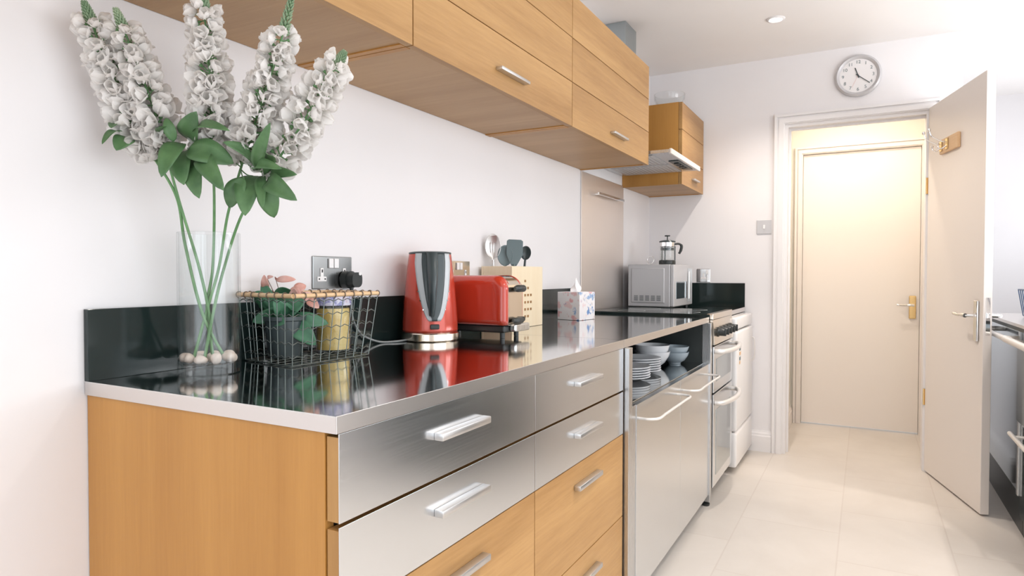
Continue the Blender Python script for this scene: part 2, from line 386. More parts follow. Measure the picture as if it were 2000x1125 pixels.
skirting('baseboard_left', XF, 0, -.02, 0, 0, -1)
skirting('baseboard_hall', XB+.12, -.80, XH, -.80, 0, -1, M['door'])
skirting('baseboard_right', 3.5, YR, 5.3, YR, 0, 1)

# far hall door (closed)
b = B(); box(b, XH+.012, XH+.052, -1.615, -.874, 0.008, 1.987, 0.002); d2 = struct('door_2', b, M['door'])
def lever(bm, px, py, pz, nx, ny, tx, ty, L=0.10):
    """a lever handle: boss out along (nx,ny), arm along (tx,ty)"""
    P = lambda n, t, z: (px+nx*n+tx*t, py+ny*n+ty*t, pz+z)
    tube(bm, [P(0, 0, 0), P(0.045, 0, 0)], 0.009, 12)
    tube(bm, spline([P(0.045, -0.008, 0), P(0.047, 0.02, 0.002), P(0.05, 0.06, 0.0), P(0.05, L, 0.004)], 5), [0.010]*6+[0.0075]*6+[0.0085]*4, 10)
b = B(); box(b, XH-.0, XH+.013, -1.595, -1.553, .80, .96, 0.006); struct('handle_plate', b, M['brass'], parent=d2, world=False)
b = B(); lever(b, XH+.004, -1.574, .895, -1, 0, 0, 1, 0.095); struct('handle', b, M['chrome'], parent=d2, world=False, smooth=40)

# ------------------------------------------------------------------ open kitchen door, hinged on the right jamb
hinge = Vector((3.612, -1.586)); free = Vector((2.933, -1.758)); dv = (free-hinge).normalized(); ang = math.atan2(dv.y, dv.x)
LN = 0.70
door = bpy.data.objects.new('door_1', None)  # replaced below by the leaf mesh itself
bpy.data.objects.remove(door)
b = B(); box(b, 0.0, LN, 0.0, 0.036, 0.008, 2.03, 0.0025)     # local x along the leaf, local +y away from the hall side
door = struct('door_1', b, M['door'], world=False); door.location = (hinge.x, hinge.y, 0); door.rotation_euler = (0, 0, ang)
# local -y is the side seen by the camera? the leaf runs towards -x, so its right-hand normal (local +y) points to -y of the room
for s, nm in ((-1, 'a'), (1, 'b')):
    yy = 0.0 if s < 0 else 0.036
    b = B(); box(b, LN-.078, LN-.040, yy, yy+s*0.010, .795, .985, 0.004, seg=3)
    o = struct('handle_plate', b, M['chrome'], parent=door, world=False)
    b = B(); lever(b, LN-.059, yy+s*0.008, .915, 0, s, -1, 0, 0.105)
    o = struct('handle', b, M['chrome'], parent=door, world=False, smooth=40)
b = B(); box(b, LN-.001, LN+.0015, .010, .028, .83, 1.0, 0.0004); struct('latch_plate', b, M['chrome'], parent=door, world=False)
b = B(); box(b, LN, LN+.010, .012, .024, .905, .93, 0.003); struct('latch', b, M['chrome'], parent=door, world=False)
for z in (1.60, 0.42):
    b = B(); tube(b, [(-.006, -.004, z-.045), (-.006, -.004, z+.045)], 0.005, 10); box(b, -.004, .002, -.001, .03, z-.045, z+.045)
    struct('hinge', b, M['brass'], parent=door, world=False, smooth=40)
# coat hooks on the door
hk = thing('coat_hook_rack', 'small wooden rack with brass coat hooks screwed to the open door', 'coat hooks', (hinge.x, hinge.y, 0), ang)
b = B(); box(b, .20, .43, -.016, 0.0, 1.735, 1.812, 0.005, seg=2); obj('backboard', b, M['rimwood'], hk, False)
for s in (.228, .305):
    b = B(); box(b, s-.014, s+.014, -.021, -.016, 1.748, 1.803, 0.003); h_ = obj('hook', b, M['brass'], hk, False)
    b = B(); tube(b, spline([(s, -.02, 1.785), (s, -.045, 1.79), (s, -.085, 1.815), (s, -.098, 1.845)], 6), 0.0033, 8)
    lathe(b, [(0, 1.838), (.0075, 1.842), (.0085, 1.848), (.006, 1.855), (0, 1.857)], 12, s, -.099)
    tube(b, spline([(s, -.02, 1.765), (s, -.04, 1.752), (s, -.055, 1.758), (s, -.058, 1.772)], 6), 0.0033, 8)
    lathe(b, [(0, 1.768), (.006, 1.772), (.006, 1.778), (0, 1.782)], 12, s, -.058)
    obj('hook_arm', b, M['chrome'], h_, False, smooth=40)

# ------------------------------------------------------------------ base units along the left wall
D, ZT, TH = 0.631, 0.9, 0.0253
FY = -D
def worktop(name, label, x0, x1, depth=D, y1=-0.002):
    b = B(); box(b, x0, x1, -depth+.0012, y1, ZT-.002, ZT)
    t = thing(name, label, 'worktop', (x0, -depth, ZT-TH))
    obj('top_sheet', b, M['worktop'], t)
    b = B()
    box(b, x0, x1, -depth, -depth+.0012, ZT-TH, ZT-.0002, 0.0004); box(b, x0, x0+.0012, -depth+.0012, y1, ZT-TH, ZT-.002); box(b, x1-.0012, x1, -depth+.0012, y1, ZT-TH, ZT-.002)
    box(b, x0+.0012, x1-.0012, -depth+.0012, y1, ZT-TH, ZT-.0205)
    obj('folded_edge', b, M['edge'], t)
    return t
worktop('worktop', 'polished steel worktop with kettle, toaster and glass vase standing on it', 0.0, 1.2445)
worktop('worktop', 'polished steel worktop carrying the floral tissue box, over the open plate shelf', 1.2465, 2.493)
worktop('worktop', 'short steel worktop under the microwave in the far corner', 3.02, 3.612, 0.622)
t = thing('upstand', 'glossy black upstand behind the worktop along the left wall', 'splashback', (0, -.02, ZT))
b = B(); box(b, 0.0, 2.31, -.013, -.001, ZT, ZT+.135, 0.0008); obj('panel', b, M['blackgloss'], t)
b = B(); box(b, 2.29, 2.312, -.014, -.012, ZT+.118, ZT+.137, 0.002); obj('end_cap', b, M['black'], t)
t = thing('upstand', 'black upstand on the far wall to the right of the microwave', 'splashback', (3.6, -.3, ZT))
b = B(); box(b, 3.606, 3.619, -.620, -.02, ZT, ZT+.15, 0.0008); obj('panel', b, M['blackgloss'], t)

def bar_handle(x0, x1, y, z, parent, dep=0.019, th=0.0135):
    """flat satin bar handle standing off a front at y"""
    b = B(); box(b, x0, x1, y-dep, y+.0002, z-th/2, z+th/2, 0.0022)
    return obj('handle', b, M['handle'], parent, smooth=30)
ZS = [0.8735, 0.739, 0.6075, 0.3520, 0.095]     # drawer tops
def drawer_unit(x0, x1, label, side):
    t = thing('drawer_cabinet', label, 'cabinet', (x0, FY, 0))
    b = B()
    box(b, x0, x0+.018, FY+.027, -.003, 0.0, ZT-TH-.001, 0.0008); obj('side_panel', b, M['wood_z'], t)
    b = B(); box(b, x1-.018, x1, FY+.027, -.003, 0.0, ZT-TH-.001, 0.0008); obj('side_panel', b, M['wood_z'], t)
    b = B(); box(b, x0+.018, x1-.018, FY+.035, -.01, .09, ZT-TH-.003); obj('carcass', b, M['dark'], t)
    b = B(); box(b, x0+.018, x1-.018, FY+.06, FY+.075, 0, .09); obj('plinth', b, M['wood_dark'], t)
    cx = (x0+x1)/2
    for k in range(4):
        z1, z0 = ZS[k], ZS[k+1]+(.0065 if k == 0 else .003)
        steel = k < 2
        b = B(); box(b, x0+.0015, x1-.0015, FY+(.0016 if steel else 0), FY+.024, z0, z1-(.005 if steel else 0), 0.0008)
        dr = obj('drawer_front', b, M['wood_x'] if k > 1 else M['wood_dark2'], t)
        if steel:
            b = B(); box(b, x0+.001, x1-.001, FY, FY+.0016, z0-.0004, z1+.0004, 0.0003)
            obj('steel_facing', b, M['front'], dr)['label'] = 'satin steel facing'
        hz = (.820, .686, .551, .292)[k]
        bar_handle(cx-.080, cx+.085, FY, hz, dr)
    return t
M['wood_dark2'] = wood('oak_drawer_edge', 'z', (0.48, 0.26, 0.085), (0.38, 0.19, 0.055))
drawer_unit(0.004, 0.6285, 'nearest drawer cabinet, wooden end panel, two steel fronts above wooden ones', True)
drawer_unit(0.6285, 1.240, 'second drawer cabinet, between the nearest one and the steel shelf unit', False)

# freestanding steel unit with open shelf and two doors
t = thing('steel_cabinet', 'freestanding steel unit with open plate shelf above two doors with rail handles', 'cabinet', (1.25, FY, 0))
X0, X1, ZSH = 1.2475, 2.492, 0.684
for x in (X0+.001, X1-.036):
    for y0, y1 in ((FY-.016, FY+.024), (-.05, -.012)):
        b = B(); box(b, x, x+.034, y0, y1, 0.022, ZT-TH-.001, 0.0015); lg = obj('leg', b, M['steel'], t)
        b = B(); lathe(b, [(0, 0), (.016, 0), (.018, .004), (.018, .012), (.008, .016), (.008, .023)], 16, x+.017, (y0+y1)/2); obj('foot', b, M['black'], lg, smooth=40)
b = B(); box(b, X0+.0365, X1-.041, FY+.014, -.013, ZSH-.018, ZSH, 0.001); obj('shelf', b, M['worktop'], t)
for x in (X0+.036, X1-.040):
    b = B(); box(b, x, x+.003, FY+.004, -.012, .05, ZSH-.018); box(b, x, x+.003, FY+.025, -.012, ZSH, ZT-TH-.001); obj('side_panel', b, M['blackmat'], t)
b = B(); box(b, X0+.04, X1-.04, -.012, -.009, .05, ZT-TH-.001); obj('back_panel', b, M['blackmat'], t)
b = B(); box(b, X0+.04, X1-.04, FY+.015, -.012, .045, .055); obj('bottom_panel', b, M['blackmat'], t)
XS = 1.915
for x0, x1, hx0, hx1 in ((X0+.098, XS-.0015, 1.37, 1.86), (XS+.0015, X1-.037, 1.96, 2.43)):
    b = B(); box(b, x0, x1, FY-.010, FY+.012, .055, ZSH-.003, 0.0012); dr = obj('door', b, M['front'], t)
    z = .633; yb = FY-.010; yo = yb-.058
    b = B(); tube(b, spline([(hx0, yb, z), (hx0+.002, yb-.035, z), (hx0+.03, yo, z), (hx0+.10, yo, z)], 5)[:-1]+[Vector((hx0+.10, yo, z))]+spline([(hx1-.10, yo, z), (hx1-.03, yo, z), (hx1-.002, yb-.035, z), (hx1, yb, z)], 5), 0.0048, 10)
    obj('handle', b, M['whiterail'], dr, smooth=40)
b = B(); box(b, X0+.036, X0+.0965, FY-.008, FY+.012, .055, ZSH-.002, 0.001); obj('filler_strip', b, M['steel'], t)

# crockery on the open shelf
def plate_thing(cx, cy, z, r, label, group):
    t = lathe_obj('plate', [(0, 0), (r*.55, 0), (r*.6, .002), (r*.72, .006), (r, .016), (r*.995, .0185), (r*.7, .0095), (r*.55, .005), (0, .005)], 'china', cx, cy, z)
    return tag(t, label, 'plate', group)
def lathe_obj(name, prof, m, cx, cy, z, n=40, sharp=35):
    b = B(); lathe(b, prof, n); o = obj(name, b, M[m], None, smooth=sharp); o.location = (cx, cy, z); return o
NPL = ['bottom plate', 'second plate up', 'third plate up', 'fourth plate up', 'fifth plate up', 'sixth plate up', 'seventh plate up']
for k in range(5):
    plate_thing(1.80, -.45, ZSH+.0005+k*.0098, .098, '%s of the nearer white stack on the open shelf' % (NPL[k] if k < 4 else 'topmost plate'), 'plates in the nearer stack')
for k in range(6):
    plate_thing(2.005, -.435, ZSH+.0005+k*.0098, .098, '%s of the farther white plate stack on the open shelf' % (NPL[k] if k < 5 else 'topmost plate'), 'plates in the farther stack')
bp = lambda r, h: [(0, 0), (r*.42, 0), (r*.45, .006), (r*.7, h*.3), (r*.92, h*.7), (r, h), (r*.97, h), (r*.88, h*.68), (r*.66, h*.33), (r*.4, .012), (0, .01)]
tag(lathe_obj('bowl', bp(.079, .072), 'china', 2.20, -.44, ZSH+.0305), 'upper of two nested white bowls on the open shelf', 'bowl', 'nested white bowls')
tag(lathe_obj('bowl', bp(.081, .072), 'china', 2.20, -.44, ZSH+.001), 'lower of two nested white bowls on the open shelf', 'bowl', 'nested white bowls')
tag(lathe_obj('bowl', bp(.066, .055), 'greychina', 2.365, -.50, ZSH+.001), 'lower blue-grey bowl just beyond the white bowls', 'bowl', 'nested blue-grey bowls')
tag(lathe_obj('bowl', bp(.066, .055), 'greychina', 2.365, -.50, ZSH+.028), 'upper blue-grey bowl just beyond the white bowls', 'bowl', 'nested blue-grey bowls')

# cooker
t = thing('cooker', 'freestanding steel and black double oven cooker with five black knobs', 'cooker', (2.5, -.60, 0))
CX0, CX1, CY = 2.507, 3.008, -.652
b = B(); box(b, CX0, CX1, CY+.035, -.03, .03, .885, 0.003); obj('body', b, M['blackmat'], t)
b = B(); box(b, CX0-.004, CX1+.003, CY+.02, -.028, .886, .912, 0.004, seg=3); hb = obj('hob', b, M['blackgloss'], t)
for (x, y, r) in ((2.64, -.47, .085), (2.88, -.47, .07), (2.64, -.2, .07), (2.88, -.2, .085)):
    b = B(); lathe(b, [(r-.002, .9122), (r, .9126), (r+.002, .9122)], 40, x, y); obj('cooking_zone', b, M['lightgrey'], hb, smooth=60)
b = B(); box(b, CX0, CX1, CY+.004, CY+.034, .885, .9145, 0.003); obj('hob_trim', b, M['creamsteel'], t)
b = B(); prism(b, [(CY+.030, .765), (CY-.004, .765), (CY+.006, .884), (CY+.030, .884)], CX0, CX1, axis='x')
pn = obj('control_panel', b, M['creamsteel'], t)
for i in range(5):
    x = CX0+.09+i*.082
    b = B(); tube(b, [(x, CY+.004, .822), (x, CY-.006, .822), (x, CY-.010, .822), (x, CY-.032, .820)], [.024, .024, .0185, .0165], 20); box(b, x-.003, x+.003, CY-.040, CY-.008, .803, .838, 0.001)
    obj('knob', b, M['black'], pn, smooth=40)
def oven_door(z0, z1, hz):
    b = B(); box(b, CX0+.002, CX1-.002, CY, CY+.033, z0, z1, 0.003); d = obj('oven_door', b, M['front'], t)
    b = B(); box(b, CX0+.06, CX1-.06, CY-.002, CY+.001, z0+.05, hz-.04, 0.001); obj('oven_window', b, M['mirror'], d)
    b = B(); pts = spline([(CX0+.02, CY, hz), (CX0+.035, CY-.035, hz), (CX0+.14, CY-.058, hz), ((CX0+CX1)/2, CY-.064, hz), (CX1-.14, CY-.058, hz), (CX1-.035, CY-.035, hz), (CX1-.02, CY, hz)], 6)
    tube(b, pts, 0.012, 12); obj('handle', b, M['whiterail'], d, smooth=40)
oven_door(.533, .757, .733); oven_door(.075, .525, .485)
b = B(); box(b, CX0+.01, CX1-.01, CY+.055, CY+.07, .0, .072); obj('plinth', b, M['blackmat'], t)
# steel splash panel above the cooker
t = thing('splash_panel', 'tall brushed steel panel on the wall behind the cooker', 'splashback', (2.7, 0, .9))
b = B(); box(b, 2.413, 3.068, -.006, -.001, .9, 1.632, 0.001); obj('sheet', b, M['splash_steel'], t)
t = thing('utensil_rail', 'slim steel rail fixed to the steel panel behind the cooker', 'rail', (2.77, 0, 1.53))
b = B(); box(b, 2.565, 2.975, -.044, -.036, 1.526, 1.540, 0.0015); obj('bar', b, M['chrome'], t)
for x in (2.60, 2.94):
    b = B(); box(b, x, x+.014, -.037, -.006, 1.529, 1.537, 0.001); obj('bracket', b, M['chrome'], t)

# white undercounter appliance
t = thing('undercounter_fridge', 'white two-door undercounter fridge between cooker and doorway', 'fridge', (3.03, -.6, 0))
b = B(); box(b, 3.03, 3.595, -.62, -.03, .02, .868, 0.004); obj('body', b, M['white'], t)
b = B(); box(b, 3.032, 3.593, -.672, -.622, .235, .790, 0.014, seg=4); d = obj('door', b, M['white'], t, smooth=40)
b = B(); tube(b, spline([(3.56, -.672, .72), (3.563, -.685, .70), (3.563, -.687, .60), (3.56, -.672, .57)], 5), .004, 8); obj('handle', b, M['whiterail'], d, smooth=40)
random.seed(5)
for k, (z, w) in enumerate(((.688, .018), (.662, .022), (.634, .018), (.612, .014))):
    b = B(); box(b, 3.10, 3.10+w*2, -.6745, -.6722, z-.009, z+.009, 0.0006); obj('sticker', b, M['rimwood'] if k % 2 else M['greynylon'], d)
b = B(); box(b, 3.032, 3.593, -.672, -.622, .035, .228, 0.014, seg=4); obj('lower_door', b, M['white'], t, smooth=40)
b = B(); box(b, 3.032, 3.593, -.668, -.622, .797, .866, 0.012, seg=4); obj('top_fascia', b, M['white'], t, smooth=40)
for x in (3.07, 3.55):
    b = B(); lathe(b, [(0, 0), (.018, 0), (.018, .02), (0, .02)], 14, x, -.59); obj('foot', b, M['black'], t)

# ------------------------------------------------------------------ wall cabinets
def wall_cab(x0, x1, z0, z1, dep, label, hx, hw=.1):
    t = thing('wall_cabinet', label, 'cabinet', (x0, 0, z0))
    b = B(); box(b, x0+.001, x0+.018, -dep+.022, -.002, z0, z1, 0.0006); obj('side_panel', b, M['wood_z'], t)
    b = B(); box(b, x1-.018, x1-.001, -dep+.022, -.002, z0, z1, 0.0006); obj('side_panel', b, M['wood_z'], t)
    b = B(); box(b, x0+.018, x1-.018, -dep+.022, -.002, z0+.003, z0+.02, 0.0006); obj('bottom_panel', b, M['wood_y'], t)
    b = B(); box(b, x0+.018, x1-.018, -dep+.022, -.002, z1-.018, z1, 0.0006); obj('top_panel', b, M['wood_y'], t)
    b = B(); box(b, x0+.018, x1-.018, -.008, -.002, z0+.02, z1-.018); obj('back_panel', b, M['wood_y'], t)
    h = (z1-z0)/3
    for k in range(3):
        b = B(); box(b, x0+.0015, x1-.0015, -dep, -dep+.020, z0+k*h+(.0 if k == 0 else .0014), z0+(k+1)*h-.0014, 0.0006)
        fp = obj('door_panel', b, M['wood_x'], t)
        if k == 0 and hx:
            bar_handle(hx-hw, hx+hw, -dep, z0+.055, fp, 0.022, 0.010)
    return t
UZ0, UZ1, UD = 1.634, 2.108, 0.354
wall_cab(-.395, .5435, UZ0, UZ1, UD, 'nearest oak wall cabinet, cut off by the top edge above the flowers', .08)
wall_cab(.5445, 1.4785, UZ0, UZ1, UD, 'middle oak wall cabinet above the kettle, with a bar handle', 1.018, .088)
wall_cab(1.4795, 2.416, UZ0, UZ1, UD, 'third oak wall cabinet, beside the extractor hood', 1.965, .088)
wall_cab(3.054, 3.612, 1.622, 2.091, .357, 'small oak wall cabinet in the far corner above the microwave', 3.36, .07)
# extractor hood
t = thing('extractor_hood', 'steel extractor hood with tall duct between the wall cabinets', 'extractor hood', (2.75, 0, 1.69))
HX0, HX1, HY, HZ = 2.43, 3.048, -.462, 1.690
b = B(); box(b, HX0, HX1, HY+.012, -.002, HZ, HZ+.016, 0.001)
lo = [b.verts.new(p) for p in ((HX0+.002, -.33, HZ+.0165), (HX1-.002, -.33, HZ+.0165), (HX1-.002, -.004, HZ+.0165), (HX0+.002, -.004, HZ+.0165))]
hi = [b.verts.new(p) for p in ((2.617, -.166, HZ+.12), (2.797, -.166, HZ+.12), (2.797, -.004, HZ+.12), (2.617, -.004, HZ+.12))]
for i in range(4): b.faces.new((lo[i], lo[(i+1) % 4], hi[(i+1) % 4], hi[i]))
b.faces.new(lo); b.faces.new(hi)
obj('canopy', b, M['steel'], t)
b = B(); box(b, HX0, HX1, HY, HY+.011, HZ-.006, HZ+.020, 0.002); obj('front_lip', b, M['whiterail'], t)
b = B(); box(b, 2.617, 2.797, -.166, -.002, HZ+.121, HC-.001, 0.001); obj('duct', b, M['bluesteel'], t)
for x0 in (HX0+.03, (HX0+HX1)/2+.01):
    b = B(); box(b, x0, x0+.27, -.36, -.04, HZ-.004, HZ-.0005, 0.001)
    for i in range(14): box(b, x0+.012, x0+.258, -.35+i*.022, -.342+i*.022, HZ-.0055, HZ-.0035)
    obj('grease_filter', b, M['silver'], t)
b = B(); box(b, 2.66, 2.98, -.436, -.385, HZ-.004, HZ-.0005, 0.001); cp = obj('control_strip', b, M['charcoal'], t)
for i in range(4):
    b = B(); box(b, 2.72+i*.055, 2.75+i*.055, -.422, -.398, HZ-.009, HZ-.004, 0.001); obj('switch', b, M['black'], cp)
b = B(); lathe(b, [(0, 0), (.05, 0), (.075, .015), (.088, .045), (.09, .075), (.086, .075), (.083, .047), (.07, .02), (.045, .006), (0, .006)], 32)
o = obj('glass_bowl', b, M['glass'], None, smooth=40); o.location = (3.16, -.255, 2.0925); tag(o, 'clear glass bowl on top of the far corner wall cabinet', 'bowl')

# ------------------------------------------------------------------ sockets, switch, clock, lamp
def socket(name, label, cat, m, loc, rotz, single=False):
    """UK socket; local x along the wall, local -y out of the wall"""
    t = thing(name, label, cat, loc, rotz)
    if single:
        b = B(); box(b, -.043, .043, -.004, 0, -.043, .043, 0.002); obj('plate', b, m, t, False)
        b = B(); box(b, -.0055, .0055, -.0062, -.003, -.012, .012, .0008); box(b, -.0165, .0165, -.006, -.003, -.024, -.011, .0008); obj('outlet', b, M['white'], t, False)
        b = B(); box(b, .016, .032, -.009, -.003, .008, .034, 0.0015); obj('rocker', b, M['white'], t, False)
        return t
    plugs = True
    b = B(); box(b, -.074, .074, -.004, 0, -.044, .044, 0.002); obj('plate', b, m, t, False)
    for s in (-1, 1):
        cx = s*.0425
        if s < 0 or plugs:
            b = B(); box(b, cx-.0055, cx+.0055, -.0062, -.003, -.012, .012, .0008); box(b, cx-.0165, cx+.0165, -.006, -.003, -.024, -.011, .0008)
            p = obj('outlet', b, M['white'], t, False)
            b = B(); box(b, cx-.002, cx+.002, -.0068, -.005, .0, .008); box(b, cx-.0125, cx-.0085, -.0068, -.005, -.0195, -.0155); box(b, cx+.0085, cx+.0125, -.0068, -.005, -.0195, -.0155)
            obj('pin_hole', b, M['dark'], p, False)
        b = B(); box(b, s*.010-.0082, s*.010+.0082, -.009, -.003, .012, .038, 0.0015); obj('rocker', b, M['white'], t, False)
    return t
socket('wall_socket', 'double steel socket above the wire basket with a black plug in it', 'socket', M['darksteel'], (.645, -.001, 1.106), 0)
t = thing('power_plug', 'black power plug pushed into the right outlet above the basket', 'plug', (.690, -.008, 1.088))
b = B(); pts = [(x, z) for x, z in rounded(0, 0, .046, .048, .018)]
prism(b, [(.690+x, 1.086+z) for x, z in pts], -.028, -.008, axis='y'); prism(b, [(.690+x*.86, 1.086+z*.86) for x, z in pts], -.052, -.028, axis='y')
pl = obj('body', b, M['black'], t, smooth=40)
b = B(); tube(b, [(.690, -.03, 1.064), (.690, -.03, 1.045)], [.006, .004], 10); obj('cord_grip', b, M['black'], t, smooth=50)
b = B(); tube(b, [(.700, -.0515, 1.103), (.700, -.053, 1.103)], [.005, .005], 12); obj('indicator', b, M['white'], pl, smooth=50)
socket('wall_socket', 'double metal socket on the wall behind the red toaster', 'socket', M['creamsteel'], (1.272, -.001, 1.106), 0)
socket('wall_socket', 'chrome single socket on the far wall right of the microwave', 'socket', M['chrome'], (3.619, -.362, 1.098), -PI/2, True)
t = thing('light_switch', 'square steel light switch on the wall left of the doorway', 'light switch', (XB-.001, -.729, 1.40), -PI/2)
b = B(); box(b, -.043, .043, -.005, 0, -.043, .043, 0.0015); obj('plate', b, M['silver'], t, False)
b = B(); box(b, -.0055, .0055, -.009, -.004, -.012, .012, 0.001); obj('rocker', b, M['white'], t, False)

t = thing('wall_clock', 'round silver-rimmed wall clock above the doorway', 'clock', (XB-.002, -1.235, 2.258), -PI/2)
def disc(bm, r0, r1, y, n=64): pass
b = B(); RC = .120
rr = [(RC*.80, .012), (RC*.84, .020), (RC*.92, .026), (RC, .018), (RC, 0), (0, 0)]
lathe(b, [(r, z) for r, z in rr], 64); bmesh.ops.rotate(b, cent=(0, 0, 0), matrix=Matrix.Rotation(PI/2, 3, 'X'), verts=b.verts); obj('rim', b, M['silver'], t, False, smooth=40)
b = B(); lathe(b, [(0, .012), (RC*.82, .012)], 64); bmesh.ops.rotate(b, cent=(0, 0, 0), matrix=Matrix.Rotation(PI/2, 3, 'X'), verts=b.verts); dial = obj('dial', b, M['gloss'], t, False)
for h in range(1, 13):
    c = bpy.data.curves.new('numeral', 'FONT'); c.body = str(h); c.size = .026; c.align_x = 'CENTER'; c.align_y = 'CENTER'; c.extrude = .0003
    o = bpy.data.objects.new('numeral', c); COL.objects.link(o); dg = bpy.context.evaluated_depsgraph_get()
    me = bpy.data.meshes.new_from_object(o.evaluated_get(dg)); bpy.data.objects.remove(o)
    me.materials.clear(); me.materials.append(M['greynylon']); a = h*PI/6
    n = bpy.data.objects.new('numeral', me); COL.objects.link(n); n.parent = dial
    n.location = (.078*math.sin(a), -.0128, .078*math.cos(a)); n.rotation_euler = (PI/2, 0, 0)
def hand(name, a, L, w, y, m):
    b = B(); box(b, -w/2, w/2, y, y+.0008, -.014, L, 0); bmesh.ops.rotate(b, cent=(0, 0, 0), matrix=Matrix.Rotation(a, 3, 'Y'), verts=b.verts); obj(name, b, m, t, False)
hand('hour_hand', math.radians(341), .048, .0052, -.0165, M['charcoal']); hand('minute_hand', math.radians(129), .078, .004, -.0180, M['charcoal'])
hand('second_hand', math.radians(205), .07, .0012, -.0192, M['pink'])
b = B(); tube(b, [(0, -.012, 0), (0, -.021, 0)], .005, 14); obj('hub', b, M['charcoal'], t, False)

def downlight(x, y, label, watts, col, z=HC, cone=125):
    t = thing('ceiling_downlight', label, 'downlight', (x, y, z-.0005), 0, None)
    b = B(); lathe(b, [(.030, -.001), (.034, -.006), (.044, -.004), (.047, 0), (.030, 0)], 32); obj('rim', b, M['gloss'], t, False, smooth=50)
    b = B(); lathe(b, [(0, -.0012), (.0298, -.0012), (.0298, -.0004), (0, -.0004)], 32); obj('lens', b, M['lamp'], t, False)
    l = bpy.data.lights.new('downlight_beam', 'SPOT'); l.energy = watts; l.color = col; l.spot_size = math.radians(cone); l.spot_blend = 0.8; l.shadow_soft_size = .03
    o = bpy.data.objects.new('downlight_beam', l); COL.objects.link(o); o.location = (x, y, z-.012)
    return t
downlight(2.967, -.86, 'round recessed ceiling downlight, lit, near the far wall', 42, (1, .90, .80))
for i, (x, y) in enumerate(((1.1, -1.55), (1.1, -2.25), (-.9, -2.05), (2.8, -2.2))):  # unseen downlights, added to brighten the floor and, by bounce, the ceiling
    downlight(x, y, 'unseen recessed downlight added for room light, %s' % ('over the aisle by the kettle', 'beside the glazed wall, in line with the kettle', 'by the glazed wall', 'over the far recess')[i], 40, (1, .92, .84))
downlight(3.96, -1.2, 'recessed downlight in the hall ceiling beyond the doorway', 33, (1, .87, .72), cone=165)

# ------------------------------------------------------------------ right-hand steel units
RY = -1.87
t = thing('steel_cabinet', 'polished steel unit with rail handles at the right edge, behind the open door', 'cabinet', (2.6, RY, 0))
RX0, RX1 = 2.752, 3.60
b = B(); box(b, RX0, RX1, RY-.55, RY-.02, .17, .872, 0.001); obj('body', b, M['blackmat'], t)
b = B(); box(b, RX0+.030, RX1, RY-.019, RY, .172, .872, 0.0012); d = obj('door', b, M['mirror'], t)
b = B(); tube(b, spline([(3.42, RY, .83), (3.418, RY+.04, .83), (3.39, RY+.055, .83), (3.2, RY+.055, .83), (2.90, RY+.055, .83), (2.80, RY+.05, .83), (2.795, RY, .83)], 5), .012, 12); obj('handle', b, M['whiterail'], d, smooth=40)
for x in (RX0, RX1-.03):
    b = B(); box(b, x-.002, x+.028, RY-.03, RY+.008, .165, .872, 0.001); obj('corner_post', b, M['lightblue'] if 'lightblue' in M else M['steel'], t)
b = B(); box(b, RX0, RX1, RY-.03, RY-.012, 0, .17); obj('plinth', b, M['black'], t)  # black board stands in for the floor shadow under the unit
t = thing('oven', 'black oven unit with a thick rail handle at the right edge of the picture', 'oven', (2.5, RY, 0))
b = B(); box(b, 2.14, 2.746, RY-.55, RY, .08, .872, 0.002); obj('body', b, M['blackgloss'], t)
b = B(); box(b, 2.16, 2.73, RY+.001, RY+.02, .49, .80, 0.003); d = obj('door', b, M['mirror'], t)
b = B(); tube(b, [(2.735, RY+.060, .832), (2.16, RY+.060, .832)], .014, 12); tube(b, [(2.65, RY+.06, .832), (2.65, RY, .825)], .008, 8); tube(b, [(2.2, RY+.06, .832), (2.2, RY, .825)], .008, 8); obj('handle', b, M['whiterail'], t, smooth=40)
b = B(); tube(b, [(2.62, RY+.058, .455), (2.16, RY+.058, .455)], .009, 12); tube(b, [(2.55, RY+.056, .455), (2.55, RY, .455)], .006, 8); tube(b, [(2.2, RY+.056, .455), (2.2, RY, .455)], .006, 8); obj('lower_handle', b, M['whiterail'], t, smooth=40)
b = B(); box(b, 2.14, 2.746, RY-.03, RY-.012, 0, .08); obj('plinth', b, M['black'], t)
t = thing('worktop', 'pale steel worktop with a dark front edge on the right-hand units', 'worktop', (2.2, RY, .872))
b = B(); box(b, 2.14, 3.60, YR+.002, RY+.032, .889, .902); obj('top_sheet', b, M['edge'], t)
b = B(); box(b, 2.14, 3.60, YR+.002, RY+.030, .873, .889); obj('dark_edge', b, M['blackmat'], t)
t = thing('dish_rack', 'dark blue wire dish rack on the right-hand worktop', 'dish rack', (2.95, -2.0, .902))
b = B()
X0_, X1_, Y0_, Y1_ = 2.72, 3.15, -2.12, -1.92
for z, g in ((.915, .035), (1.035, 0)):
    tube(b, [(X0_+g, Y0_+g, z), (X1_-g, Y0_+g, z), (X1_-g, Y1_-g*.4, z), (X0_+g, Y1_-g*.4, z)], .0028, 8, closed=True)
for i in range(11):
    f = i/10; x = X0_+(X1_-X0_)*f; xi = X0_+.035+(X1_-X0_-.07)*f
    tube(b, [(x, Y1_, 1.035), (xi, Y1_-.014, .915)], .0022, 6); tube(b, [(x, Y0_, 1.035), (xi, Y0_+.035, .915)], .0022, 6); tube(b, [(xi, Y1_-.014, .915), (xi, Y0_+.035, .915)], .0022, 6)
for x in (X0_+.04, X1_-.04):
    for y in (Y0_+.04, Y1_-.02): tube(b, [(x, y, .915), (x, y, .9025)], .004, 8)
obj('wire_frame', b, M['bluewire'], t, smooth=50)

